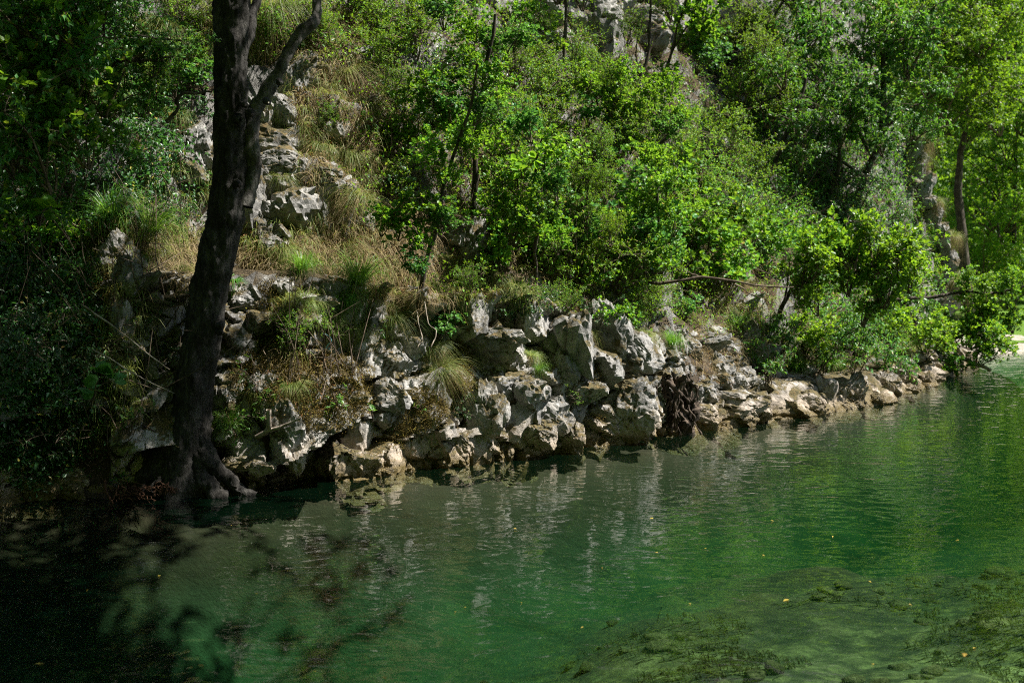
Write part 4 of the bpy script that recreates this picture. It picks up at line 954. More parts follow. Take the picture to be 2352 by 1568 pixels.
for k, pts in enumerate([[(-60, 100), (80, 60), (240, 80), (420, 100)], [(-60, 260), (60, 230), (160, 260), (260, 310)], [(-60, 380), (60, 390), (180, 430)], [(265, 150), (320, 140), (400, 130)], [(380, 270), (430, 225), (480, 205)]]):
    limb('bough', [at(x, y, 10.0) - lb for x, y in pts], .022, .006, 'bark_thin', lt, 30, 6, .04, .004, 93 + k)
# crowns above that shade the left (outside the frame)
for k, (x, y, z, s) in enumerate([(-6.5, 9.6, 5.6, 1.1), (-6.0, 8.0, 5.8, 1.1)]):
    st, fo = CROWN[2 + k % 2]; e = (r3.uniform(-.5, .5), r3.uniform(-.5, .5), r3.uniform(0, 6.28))
    link('bough', st, lt, Vector((x, y, z)) - lb, e, (s,) * 3); link('foliage', fo, lt, Vector((x, y, z)) - lb, e, (s,) * 3, 'stuff')

# ------------------------------------------------------------------ shrubs, each where it stands
SH = [
 # left bank
 ('creeper', 40, 640, .6, 'dark leafy creeper shrub highest at the left edge beside the long grass'), ('creeper', 100, 730, .5, 'dark creeper shrub left of the mossy boulder'),
 ('creeper', 30, 800, .7, 'dark creeper shrub halfway down the left edge'), ('creeper', 140, 840, .5, 'dark creeper shrub behind the big-leaved sprig on the left bank'), ('creeper', 60, 930, .7, 'dark creeper shrub low on the left edge'),
 ('creeper', 160, 990, .5, 'dark creeper shrub directly below the big-leaved sprig'), ('creeper', 250, 930, .35, 'small creeper shrub right of the big-leaved sprig'), ('creeper', 20, 1050, .6, 'lowest dark creeper shrub at the left edge, by the water'),
 ('creeper', 120, 1050, .4, 'leafy creeper hanging above the buff rock at the left waterline'), ('horn', 190, 640, .35, 'green shrub between long grass and mossy boulder on the left bank'), ('herb', 215, 1080, .7, 'glossy herb drooping over the buff rock left of the trunk'),
 ('herb', 290, 990, .9, 'fresh green herb at the left foot of the big trunk'), ('creeper', 330, 720, .3, 'trailing ivy right of the mossy boulder'), ('creeper', 370, 800, .3, 'trailing ivy against the left side of the big trunk'),
 ('herb', 265, 1120, .6, 'bright sprig standing over the red roots'), ('creeper', 350, 480, .5, 'ivy patch on the dark rock left of the trunk'), ('herb', 390, 520, .9, 'leafy herb above the ledge left of the trunk'), ('smoke', 120, 580, .5, 'dark round-leaved shrub in the long grass at left'),
 # around trunk, right side
 ('herb', 545, 1000, .9, 'light green herb growing from the tree roots'), ('herb', 590, 905, .9, 'dark pointed herb in the hollow right of the big trunk'), ('herb', 600, 950, .8, 'second pointed herb in the hollow, nearer the water'),
 ('box', 680, 800, .45, 'grey-green scrub around the blue cord'), ('box', 735, 770, .4, 'grey-green scrub above the blue cord'), ('herb', 765, 960, .8, 'dark herb between the two pale boulders at the water'), ('herb', 845, 960, .35, 'yellow-green sprig on top of the pale split boulder'),
 ('herb', 905, 990, .5, 'small herb on the moss of the wide pale boulder'), ('herb', 970, 950, .5, 'small spiky herb right of centre on mossy boulder'), ('smoke', 1010, 770, .35, 'little smoke bush sprig on the rock edge beside the tall hanging grass'),
 ('creeper', 1045, 930, .3, 'small ivy hanging in the crack left of the tilted boulder'), ('herb', 880, 770, .6, 'pale leafy herb at the top of the stacked grey rocks'), ('box', 970, 720, .3, 'thin-leaved sprig under the sapling'),
 ('herb', 1310, 945, .9, 'willowy green herb growing from the grey cliff'), ('herb', 1370, 900, .6, 'light sprig in the mossy crack of the grey cliff'), ('smoke', 1405, 755, .4, 'smoke bush sprig hanging before the pale slab'), ('smoke', 1130, 610, .45, 'smoke bush sprig right of the slope outcrop'),
 ('box', 430, 60, .6, 'small-leaved bush left of the trunk at the very top'), ('creeper', 380, 100, .6, 'leafy bush between the upper left boughs and the trunk'), ('box', 450, 160, .5, 'small bush left of the trunk beside the boughs'), ('creeper', 440, 250, .5, 'ivy patch left of the trunk above the dark hollow'), ('smoke', 440, 200, .45, 'round-leaved bush just left of the trunk'), ('box', 350, 200, .5, 'shaded small bush behind the upper left boughs'),
 ('horn', 2130, 560, .6, 'pale green shrub on the middle of the ridge face'),
 # middle slope
 ('box', 905, 130, .8, 'dark small-leaved bush near the top, right of the grass clumps'), ('box', 960, 90, .9, 'tall small-leaved bush left of the layered tree'), ('box', 870, 60, .8, 'small-leaved bush at the top right of the leaning branch'), ('creeper', 990, 140, .8, 'dark leafy bush behind the layered tree'),
 ('box', 800, 20, .6, 'small bush at the top edge just right of the leaning branch'), ('herb', 680, 110, .9, 'leafy plants beneath the leaning branch near the top'), ('box', 660, 60, .5, 'fine-leaved plants between trunk and leaning branch'),
 ('box', 1150, 380, .9, 'sunlit small-leaved bush left of the middle of the slope'), ('box', 1210, 330, 1.0, 'sunlit small-leaved bush above the dark hollow'), ('box', 1170, 480, .8, 'small-leaved bush under the layered tree'), ('smoke', 1190, 440, .7, 'smoke bush with bright round leaves in front of the dark hollow'),
 ('smoke', 1150, 545, .6, 'smoke bush right of the slender sapling, low down'), ('box', 1240, 540, .8, 'small-leaved bush below the dark hollow'), ('box', 1310, 480, .9, 'small-leaved bush right of the dark hollow'), ('smoke', 1290, 440, .7, 'bluish smoke bush right of the dark hollow'),
 ('box', 1250, 620, .7, 'small-leaved bush on top of the rock wall, left part'), ('box', 1330, 610, .8, 'small-leaved bush on top of the rock wall, middle part'), ('smoke', 1300, 560, .7, 'smoke bush in the middle of the slope above the rock wall'),
 ('smoke', 1400, 570, .8, 'smoke bush with yellow-green leaves above the pale slab'), ('box', 1420, 640, .8, 'small-leaved bush directly above the pale slab'), ('smoke', 1350, 660, .5, 'small smoke bush on the lip of the rock wall'),
 ('smoke', 1480, 600, .9, 'broad smoke bush above the start of the long bare branch'), ('box', 1510, 530, .9, 'small-leaved bush behind the broad smoke bush'), ('smoke', 1560, 540, .9, 'smoke bush with reddish flower heads right of the slanting trunk'),
 ('box', 1470, 480, 1.0, 'yellow-green small-leaved bush at the centre right of the slope'), ('smoke', 1400, 460, .9, 'bright smoke bush around the foot of the slanting trunk'), ('smoke', 1540, 450, .9, 'smoke bush right of the slanting trunk'), ('box', 1600, 430, 1.0, 'small-leaved bush below the dark upright trunk'),
 ('smoke', 1620, 570, .8, 'smoke bush above the middle of the long bare branch'), ('box', 1650, 500, 1.0, 'loose small-leaved bush in the dry grass below the dark upright trunk'), ('smoke', 1700, 530, .8, 'bluish smoke bush in front of the shaded trees'), ('smoke', 1750, 560, .8, 'bluish smoke bush right beside the shaded hollow'),
 ('smoke', 1590, 640, .6, 'smoke bush below the long bare branch'), ('smoke', 1570, 715, .35, 'dark blue-green sprig above the stepped rocks'), ('smoke', 1680, 620, .7, 'smoke bush above the right end of the long bare branch'), ('box', 1480, 700, .6, 'dark scrub above the cliff end'),
 ('box', 1560, 370, 1.0, 'small-leaved bush behind the wide smoke bush crown'), ('box', 1640, 330, 1.1, 'grey-green bush below the long leaning stem'), ('box', 1500, 300, 1.0, 'small-leaved bush just below the curved thin tree'), ('box', 1230, 220, .9, 'twiggy bush below the pale cliff'),
 ('box', 1330, 160, .9, 'twiggy bush at the foot of the pale cliff, right of the straight tree'), ('box', 1180, 160, .8, 'small bush left of the pale cliff'), ('smoke', 1240, 120, .7, 'round-leaved bush in front of the pale cliff'), ('smoke', 1210, 60, .6, 'round-leaved bush at the upper left of the pale cliff'),
 ('box', 1420, 330, .9, 'small-leaved bush beneath the wide smoke bush crown'), ('creeper', 1780, 480, 1.0, 'dark bush filling the shaded hollow on the right slope'), ('creeper', 1860, 560, 1.0, 'dark bush under the drooping tree'), ('box', 1690, 400, 1.1, 'grey-green bush at the foot of the dark upright trunk'),
 ('box', 620, 90, .5, 'fine-leaved bush just right of the trunk near the top'), ('box', 740, 90, .6, 'small bush right of the leaning branch near the top'), ('box', 850, 150, .6, 'dark small-leaved bush right of the small top rock'), ('box', 900, 240, .6, 'low small-leaved bush left of the layered tree'),
 ('box', 880, 330, .5, 'low dark bush right of the large drooping grass tuft'), ('herb', 850, 310, 1.0, 'leafy herb right of the large drooping grass tuft'), ('creeper', 940, 420, .5, 'dark low bush left of the sapling crown'), ('box', 900, 440, .5, 'low bush between rounded tuft and sapling'), ('creeper', 950, 250, .6, 'dark leafy bush at the left foot of the layered tree'),
 ('herb', 760, 120, 1.1, 'leafy plants right of the leaning branch near the top'), ('box', 760, 290, .35, 'small dry bush between the two upper grass clumps'), ('box', 1010, 700, .35, 'small bush on the rock lip beside the sapling'), ('box', 1090, 660, .35, 'small bush on the rock lip left of its corner'),
 ('smoke', 1230, 470, .5, 'glossy smoke bush beneath the dark hollow'), ('smoke', 1120, 300, .6, 'smoke bush immediately right of the layered tree trunk'), ('smoke', 1380, 530, .55, 'smoke bush halfway between hollow and rock wall'), ('smoke', 1450, 540, .6, 'small yellow-green smoke bush below the slanting trunk'),
 ('smoke', 1520, 610, .5, 'small smoke bush touching the left end of the long bare branch'), ('smoke', 1330, 370, .55, 'smoke bush at the left edge of the wide bright crown'), ('smoke', 1500, 390, .6, 'smoke bush under the tip of the slanting trunk'), ('smoke', 1240, 590, .45, 'little smoke bush just above the rock lip'), ('smoke', 1600, 490, .6, 'smoke bush standing before the straw clumps'),
 ('creeper', 1200, 700, .45, 'leafy trailer hanging over the wall beside the corner tuft'), ('box', 1290, 715, .45, 'small bush hanging over the lip of the wall, left of the pale slab'), ('creeper', 1360, 715, .4, 'leafy trailer hanging onto the pale slab'), ('box', 1470, 740, .5, 'small bush hanging over the end of the grey cliff'),
 # right low bank
 ('herb', 1690, 760, 1.0, 'bright leafy herb at the right end of the stepped rocks'), ('horn', 1760, 830, .6, 'leafy shrub right of the drooping grass clump on the low bank'), ('horn', 1800, 770, .7, 'green shrub below the scrubby lobed tree'), ('herb', 1760, 880, 1.2, 'fresh herb hanging to the low rocks'),
 ('oak', 1850, 790, .7, 'bright shrub in the middle of the low green bank'), ('horn', 1900, 760, .8, 'green shrub behind the middle of the low green bank'), ('herb', 1880, 850, 1.4, 'bright herbs on top of the low rocks'), ('herb', 1960, 850, 1.4, 'bright herb touching the low rocks, right part'),
 ('horn', 1970, 770, .9, 'feathery green shrub on the low green bank'), ('oak', 2040, 760, .8, 'bright shrub near the far end of the low bank'), ('horn', 2090, 730, .8, 'loose shrub at the foot of the far ridge'), ('oak', 2130, 780, .8, 'bright shrub at the far tip of the bank'),
 ('horn', 2040, 830, .7, 'drooping shrub over the last low rocks'), ('horn', 2060, 480, .8, 'pale green shrub on the far ridge crest, left side'), ('horn', 2090, 560, .8, 'pale green shrub halfway down the far ridge'), ('herb', 2130, 620, 1.6, 'light green plants low on the far ridge'),
 ('horn', 2070, 660, .9, 'green shrub left of the boulder at the ridge foot'), ('box', 2110, 470, .6, 'thin shrub on the steep face of the far ridge'), ('horn', 2100, 300, .8, 'yellow-green shrub at the top of the far ridge'),
]
shr = np.random.default_rng(77)
for k, (kd, x, y, h, lab) in enumerate(SH):
    nm = {'herb': ('herb', 'herb'), 'creeper': ('creeper', 'creeper'), 'smoke': ('smoke_bush', 'bush')}.get(kd, ('bush', 'bush'))
    shrub(kd, x, y + (0.28 * h * 190 if kd not in ('herb',) else 8), h * 1.15, lab, k, nm[0], nm[1], 'shrubs and herbs on the river bank', r=shr)

# a sprig whose broad leaves can be told apart: each leaf is a part
def big_sprig(px, py, Y, n, s, label, mat, seed):
    r = np.random.default_rng(seed); b = at(px, py, Y); t = thing('leafy_sprig', label, 'sprig', b, scl=(1, 1, 1))
    lv, lt_ = LEAF['round']; me = mesh_np('leaf', lv, lt_); me.materials.append(M[mat])
    tips = []
    for q in range(max(2, n // 6)):
        e = np.array([r.uniform(-.22, .22), r.uniform(-.15, .02), r.uniform(.02, .3)]) * s / .1
        limb('stem', [(0, 0.05, -.05), tuple(e * .5 + np.array([0, 0, .03])), tuple(e)], .006, .003, 'twig', t, 10, 5, .005, 0, seed + q); tips.append(e)
    for k in range(n):
        e = tips[k % len(tips)]; d = Vector(r.normal(size=3) + np.array([0, -.3, .5])).normalized()
        q = d.to_track_quat('Y', 'Z') @ Euler((0, r.uniform(-.5, .5), 0)).to_quaternion()
        link('leaf', me, t, Vector(e) + d * .015, q.to_euler(), (s * r.uniform(.75, 1.2),) * 3)
    return t
big_sprig(205, 915, 9.35, 22, .12, 'sprig of broad blue-green leaves catching light on the dark left bank', 'smoke_blue', 1)
big_sprig(165, 560, 9.6, 16, .12, 'sprig of broad dark leaves above the long grass at left', 'smoke', 2)
big_sprig(930, 600, 11.9, 14, .085, 'low sprig of round leaves at the left foot of the sapling', 'smoke_blue', 3)
big_sprig(900, 510, 11.9, 24, .085, 'outer left sprig of round blue-green leaves beside the hanging grass', 'smoke_blue', 4)
big_sprig(1200, 400, 12.8, 22, .095, 'sprig of glowing round leaves in front of the dark hollow', 'smoke', 5)
big_sprig(855, 958, 11.5, 10, .06, 'cluster of yellow-green leaves on the split boulder', 'herb', 6)

# ------------------------------------------------------------------ grass tufts
TF = [
 ('fine', 795, 350, .42, 'large drooping grass tuft on the upper slope between outcrop and bushes'), ('fine', 735, 335, .32, 'grass tuft left of the large drooping one'), ('fine', 820, 452, .42, 'rounded drooping grass tuft above the dry ledge'),
 ('dry', 800, 165, .50, 'big straw-coloured grass clump below the small top rock'), ('dry', 760, 200, .4, 'straw-coloured clump left of the big one below the top rock'), ('fine', 880, 180, .38, 'olive grass tuft right of the big straw clump'), ('dry', 850, 240, .4, 'straw clump hanging under the olive tuft'),
 ('fine', 645, 405, .28, 'short tuft on the outcrop beside the trunk'), ('fine', 610, 315, .22, 'small tuft on the pointed grey rock by the trunk'), ('fine', 715, 485, .26, 'small tuft on the double grey rock'), ('dry', 760, 385, .25, 'dry tuft on the square outcrop rock'), ('fine', 650, 570, .30, 'tuft at the back of the dry ledge'),
 ('lush', 695, 620, .34, 'bright green tuft at the edge of the dry ledge'), ('dry', 740, 600, .38, 'dry pale tuft in the middle of the dry ledge'), ('dry', 800, 560, .38, 'straw tuft on the slope right of the dry ledge'), ('dry', 860, 520, .34, 'straw tuft under the rounded drooping one'), ('fine', 475, 440, .24, 'tuft just left of the trunk'),
 ('fine', 620, 20, .5, 'shaggy grass clump at the top between trunk and leaning branch'), ('dry', 690, 20, .45, 'pale grass clump at the top behind the leaning branch'), ('fine', 375, 60, .4, 'shaded grass clump in the upper left boughs'), ('fine', 230, 200, .4, 'shaded drooping grass clump in the upper left'), ('fine', 400, 260, .3, 'shaded tuft above the dark hollow at left'),
 ('lush', 820, 650, .48, 'dark lush grass clump at the right end of the dry ledge'), ('lush', 800, 700, .34, 'narrow-leaved lush grass below the dark clump'), ('fine', 760, 720, .38, 'hanging olive tuft over the shaded hollow'), ('fine', 810, 750, .36, 'hanging olive tuft beside the shaded hollow, right one'), ('fine', 700, 690, .25, 'thin tuft on the pale rock below the ledge'),
 ('fine', 905, 730, .30, 'tuft on top of the stacked grey rocks'), ('dry', 900, 700, .30, 'dry tuft above the stacked grey rocks'), ('fine', 1010, 655, .30, 'tuft on the rock lip right of the sapling'), ('fine', 1060, 655, .30, 'second tuft on the rock lip right of the sapling'), ('dry', 1130, 640, .34, 'dry hanging tuft right of the slope outcrop'), ('fine', 1180, 655, .30, 'tuft on the rock lip above the tilted boulder'),
 ('fine', 1215, 672, .28, 'tuft with long blades at the right corner of the rock lip'), ('fine', 985, 795, .30, 'upper of two tufts hanging beside the red moss'), ('fine', 1010, 850, .36, 'lower of two tufts hanging beside the red moss'), ('fine', 1218, 815, .24, 'tuft in the cleft right of the tilted boulder'), ('lush', 1240, 850, .16, 'little bright tuft below the cleft'),
 ('fine', 1345, 765, .22, 'small tuft growing on the pale slab'), ('lush', 1440, 730, .34, 'lush green clump above the end of the grey cliff'), ('fine', 1480, 770, .26, 'olive tuft on the end of the grey cliff'), ('lush', 1540, 790, .30, 'green tuft left of the stepped rocks'), ('dry', 1645, 690, .40, 'tall straw tuft above the stepped rocks'), ('lush', 1690, 750, .38, 'bright green clump right of the stepped rocks'),
 ('dry', 1735, 815, .42, 'golden drooping tuft over the low rocks'), ('fine', 1720, 780, .34, 'olive tuft above the golden one'), ('dry', 1660, 560, .46, 'straw clump among smoke bushes at the right'), ('dry', 1640, 510, .4, 'straw clump behind the smoke bushes'), ('dry', 1750, 610, .36, 'straw clump below the shaded hollow'), ('dry', 1700, 640, .36, 'straw clump at the tip of the bare branch'),
 ('fine', 1250, 140, .32, 'small tuft on the pale cliff'), ('dry', 1230, 30, .36, 'dry clump in the groove of the pale cliff'), ('lush', 340, 530, .50, 'long green grass left of the trunk above the mossy boulder'), ('lush', 260, 500, .46, 'long green grass in the open patch at left'), ('lush', 150, 520, .46, 'long arching grass near the left edge'),
 ('hang', 318, 585, .50, 'long grass hanging down beside the mossy boulder'), ('hang', 537, 640, .46, 'dark green grass hanging behind the trunk'), ('dry', 420, 620, .34, 'straw tuft at the left side of the trunk'), ('lush', 528, 975, .26, 'bright tuft at the right foot of the trunk'), ('hang', 235, 760, .34, 'green grass strand hanging below the mossy boulder'), ('dry', 180, 690, .4, 'dry hanging grass left of the mossy boulder'),
 ('fine', 670, 880, .26, 'rusty tuft inside the shaded hollow'), ('dry', 590, 900, .22, 'dry tuft by the stub of sawn branch'), ('lush', 1900, 840, .44, 'tall bright grass on the low bank'), ('lush', 1970, 810, .44, 'tall bright grass in the middle of the low bank'), ('lush', 2040, 790, .5, 'tall bright grass toward the end of the low bank'), ('dry', 2080, 780, .45, 'reddish dry grass near the end of the bank'),
 ('lush', 1830, 850, .36, 'green grass where the low rocks begin'), ('lush', 2120, 770, .46, 'pale green grass at the very end of the bank'), ('dry', 2110, 360, .5, 'golden grass on the crest of the far ridge'), ('dry', 2120, 320, .5, 'golden grass at the top of the far ridge'), ('dry', 2150, 460, .4, 'golden grass halfway up the far ridge'), ('dry', 2190, 540, .4, 'golden grass on the outer face of the far ridge'),
 ('dry', 2200, 640, .6, 'golden grass low on the outer face of the far ridge'), ('fine', 640, 240, .3, 'tuft under the leaning branch by the fluted rock'), ('dry', 700, 300, .4, 'dry litter clump under the fluted rock'), ('fine', 830, 400, .3, 'tuft right of the square outcrop rock'), ('dry', 1010, 590, .3, 'dry tuft behind the sapling foot'), ('dry', 960, 655, .3, 'dry tuft around the sapling foot'),
]
tr_ = np.random.default_rng(88)
for k, (kd, x, y, s, lab) in enumerate(TF):
    tuft(kd, x, y + 2, s * 1.2, lab, k, tr_, 'grass tufts on the river bank')

# ------------------------------------------------------------------ uncountable growth
def in_zone(r, n, poly_w):
    """random frame points from weighted soft ellipses (x, y, rx, ry, weight)"""
    W = np.array([z[4] * z[2] * z[3] for z in poly_w], float); W /= W.sum()
    c = r.choice(len(poly_w), n, p=W); Z = np.array(poly_w, float)[c]
    a = r.uniform(0, 2 * math.pi, n); q = np.sqrt(r.uniform(0, 1, n))
    return Z[:, 0] + Z[:, 2] * q * np.cos(a), Z[:, 1] + Z[:, 3] * q * np.sin(a)

def hits(xs, ys):
    P, N = [], []
    for x, y in zip(xs, ys):
        if y > 1160: continue
        d = pdir(x, y); loc, nor, i, dist = TREE.ray_cast(EYE, d)
        if loc is None or loc.z < 0.05: continue
        if nor.dot(d) > 0: nor = -nor
        P.append(loc[:]); N.append(nor[:])
    return np.array(P), np.array(N)

def clump_stuff(name, label, cat, n, zones, per, rad, size, leaf, mat, seed, lift=0.0, up=0.3, stemmed=False, tall=0.0):
    r = np.random.default_rng(seed); P, N = hits(*in_zone(r, n, zones)); m = len(P)
    P = P + N * lift + np.array([0, 0, 1.0]) * (tall * r.uniform(0, 1, m) ** 1.5)[:, None] * 1.0
    C = np.repeat(P, per, 0) + r.normal(size=(m * per, 3)) * rad * np.array([1, 1, .8])
    D = r.normal(size=(m * per, 3)) + np.repeat(N, per, 0) * .5 + np.array([0, 0, up]); NN = r.normal(size=(m * per, 3)) * .5 + np.array([0, 0, 1.0])
    G = Geo(); leaves(G, C, D, NN, size * r.uniform(.5, 1.2, m * per), leaf)
    o = thing(name, label, cat, me=G.mesh(name, M[mat])); o['kind'] = 'stuff'; return o

clump_stuff('undergrowth', 'mixed small green leaves covering the slope between the bushes', 'undergrowth', 4200,
            [(1500, 330, 560, 330, 1.0), (1200, 300, 300, 330, .8), (1950, 300, 230, 330, 1.0), (1950, 740, 240, 110, .9), (1620, 640, 120, 80, .5), (880, 60, 200, 120, .7), (700, 90, 150, 90, .5), (870, 380, 90, 200, .5), (1250, 700, 260, 22, 1.3), (1510, 735, 120, 40, 1.2), (1680, 780, 100, 50, .7)], 12, .10, .045, 'small', 'box', 5, .04, .4, tall=.5)
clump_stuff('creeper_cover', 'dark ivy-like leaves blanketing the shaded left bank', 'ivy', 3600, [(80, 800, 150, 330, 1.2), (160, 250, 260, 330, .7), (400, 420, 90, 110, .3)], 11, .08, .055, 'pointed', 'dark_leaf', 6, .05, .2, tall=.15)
clump_stuff('leaf_cover', 'green pointed leaves covering ground on the right slope', 'undergrowth', 2600, [(1900, 420, 260, 260, 1.0), (2010, 700, 180, 130, 1.0), (1780, 260, 200, 260, .7)], 12, .12, .075, 'pointed', 'horn', 7, .06, .2, tall=.4)
clump_stuff('moss', 'ochre and rusty moss crusting the rock ledges', 'moss', 5200, [(740, 900, 120, 90, .6), (1058, 850, 24, 70, 2.0), (960, 940, 70, 50, .7), (250, 650, 50, 50, .7), (720, 250, 50, 60, .6), (1330, 730, 40, 60, .4), (1100, 665, 60, 22, 1.0), (1370, 900, 26, 70, .6), (1660, 830, 60, 50, .5), (640, 700, 80, 60, .5), (1080, 590, 40, 50, .6), (900, 1000, 60, 30, .4), (620, 850, 90, 70, .6)], 18, .028, .018, 'small', 'moss', 8, .01, .3)
clump_stuff('dead_leaves', 'rusty dead leaves and needles on the slope', 'leaf litter', 2200, [(720, 560, 200, 50, 1.0), (900, 600, 160, 80, 1.0), (700, 880, 110, 80, .3), (780, 280, 120, 200, .7), (1700, 640, 120, 110, .4), (250, 560, 120, 60, .4), (1640, 830, 80, 60, .5), (2180, 560, 60, 120, .5), (1500, 300, 500, 280, .25)], 8, .05, .04, 'lance', 'rust', 9, .012, .1)

def straw_stuff():
    r = np.random.default_rng(10)
    P, N = hits(*in_zone(r, 9500, [(700, 590, 170, 36, 1.6), (840, 540, 160, 110, 1.2), (800, 240, 140, 220, 1.0), (960, 640, 160, 60, .9), (700, 830, 90, 60, .15), (1680, 600, 120, 140, .5), (300, 560, 180, 60, .6), (420, 600, 60, 50, .6), (2170, 500, 60, 200, .6), (1250, 600, 260, 60, .3), (640, 60, 200, 80, .5), (1400, 330, 500, 300, .25), (1650, 800, 90, 60, .5)]))
    m = len(P); per = 5
    C = np.repeat(P, per, 0) + r.normal(size=(m * per, 3)) * .04 + np.repeat(N, per, 0) * .015; n = len(C); NN = np.repeat(N, per, 0)
    d = nrm(np.stack([NN[:, 0] * .8, NN[:, 1] * .8, -0.6 * np.ones(n)], 1) + r.normal(size=(n, 3)) * .75)
    L = r.uniform(.06, .22, n)[:, None, None]; t = np.linspace(0, 1, 4)[None, :, None]
    Cc = C[:, None] + d[:, None] * L * t + NN[:, None] * (L * .5 * t * (1 - t) * 1.6) + np.array([0, 0, -1.0]) * L * .3 * t ** 2
    s = nrm(np.cross(d, NN) + r.normal(size=(n, 3)) * .2)[:, None] * (0.0024 * (1 - .8 * t))
    V = np.stack([Cc - s, Cc + s], 2).reshape(-1, 3); b = (np.arange(n)[:, None] * 8 + np.arange(3)[None] * 2).ravel()
    G = Geo(); G.add(V, None, np.stack([b, b + 1, b + 3, b + 2], 1))
    o = thing('dry_grass', 'matted straw-coloured dead grass on the ledges and slope', 'dry grass', me=G.mesh('dry_grass', M['straw'])); o['kind'] = 'stuff'
straw_stuff()
def grass_stuff():
    r = np.random.default_rng(16); G = Geo()
    P, N = hits(*in_zone(r, 1300, [(780, 260, 130, 240, .6), (720, 560, 180, 60, 1.0), (420, 480, 120, 110, .9), (1000, 640, 200, 50, 1.0), (1650, 620, 140, 150, .8), (1400, 560, 300, 120, .3), (700, 740, 110, 80, .6), (640, 60, 200, 90, .8), (1950, 790, 200, 60, 1.2), (2150, 520, 70, 200, .8), (250, 560, 160, 60, 1.0), (400, 60, 120, 120, .8), (220, 800, 140, 200, .5), (1250, 680, 200, 20, .8)]))
    for p, nn in zip(P, N):
        g = Geo(); s = r.uniform(.10, .26); blades(g, r, 22, .05, s, s * r.uniform(.5, .9), s * 1.0, .0042, 5, (nn[0] * .8, nn[1] * .8, 0))
        g.V[0] = g.V[0] + p; G.add(g.V[0], None, g.Q[0])
    o = thing('grass', 'short olive and straw grass scattered over the rocky slope', 'grass', me=G.mesh('grass', M['blade'])); o['kind'] = 'stuff'
grass_stuff()
def twig_stuff():
    r = np.random.default_rng(12)
    P, N = hits(*in_zone(r, 2200, [(1450, 350, 560, 330, 1.0), (1900, 350, 250, 300, 1.2), (200, 700, 240, 400, .5), (720, 830, 110, 90, .8), (1950, 720, 220, 110, .8)])); m = len(P)
    d = nrm(r.normal(size=(m, 3)) * .6 + N * .4 + np.array([0, 0, .9])); L = r.uniform(.2, .9, m)[:, None]
    G = Geo(); mid = P + d * L * .5 + r.normal(size=(m, 3)) * .03; end = P + d * L + r.normal(size=(m, 3)) * .08
    segs(G, P, mid, np.full(m, .006), np.full(m, .0045), 4); segs(G, mid, end, np.full(m, .0045), np.full(m, .002), 4)
    o = thing('twigs', 'thin bare stems and twigs standing among the undergrowth', 'twigs', me=G.mesh('twigs', M['twig'])); o['kind'] = 'stuff'
twig_stuff()

def weed_stuff():
    r = np.random.default_rng(14); n = 26000
    X = r.uniform(-1.5, 6.5, n); Y = r.uniform(4.6, 10.0, n); XY = np.stack([X, Y], 1)
    keep = (fbm(np.stack([X * .8, Y * 1.2, X * 0], 1), 4, 19) > 0.08) & (Y - .42 * X < 8.6 - 1.5 * r.uniform(0, 1, n)); XY = XY[keep]
    z, d, j = ground_z(XY); m = len(XY); B = np.column_stack([XY, z])
    flow = nrm(np.array([-.85, -.5, .05]) + r.normal(size=(m, 3)) * np.array([.3, .3, .1])); L = r.uniform(.03, .12, m)[:, None, None]; t = np.linspace(0, 1, 4)[None, :, None]
    C = B[:, None] + flow[:, None] * L * t + np.array([0, 0, 1.0]) * (.07 * np.sin(t * 2.4)) * r.uniform(.4, 1, m)[:, None, None]
    C[:, :, 2] = np.minimum(C[:, :, 2], -0.16); sd = nrm(np.cross(flow, [0, 0, 1.0]))[:, None] * (.006 * (1 - .7 * t)) + 0
    V = np.stack([C - sd, C + sd], 2).reshape(-1, 3); b = (np.arange(m)[:, None] * 8 + np.arange(3)[None] * 2).ravel()
    G = Geo(); G.add(V, None, np.stack([b, b + 1, b + 3, b + 2], 1))
    o = thing('water_weed', 'streaming olive water weed on the shallow bed at lower right', 'water weed', me=G.mesh('water_weed', M['weed'])); o['kind'] = 'stuff'
weed_stuff()

# ------------------------------------------------------------------ trees beyond the bend
FT = [(2235, 34.0, 8.0, 'bright tree with a dark bare lower trunk standing beyond the far ridge', [(2150, 120), (2200, 60), (2260, 40), (2240, 150), (2180, 200), (2290, 130), (2230, 240), (2300, 220), (2170, 20), (2250, -40)]),
      (2330, 38.0, 8.0, 'tall bright tree filling the top right corner', [(2320, 60), (2370, 120), (2290, 0), (2350, 220), (2380, 20), (2330, 300), (2300, 380), (2380, 350), (2300, -60), (2300, 460), (2340, 540), (2320, 620), (2260, 560)]),
      (2280, 44.0, 6.0, 'lower round tree right of the dark bare trunk', [(2260, 400), (2310, 440), (2250, 480), (2290, 530), (2330, 500), (2350, 430), (2220, 430), (2230, 540), (2200, 480)]),
      (2140, 46.0, 9.0, 'tree rising behind the crest of the far ridge', [(2110, 30), (2150, 90), (2130, 160), (2170, 240), (2140, 280), (2190, 300), (2080, -30), (2200, 130)]),
      (2420, 48.0, 8.0, 'shaded tree partly outside the right edge', [(2400, 470), (2420, 560), (2370, 540), (2450, 600), (2430, 380), (2380, 600)])]
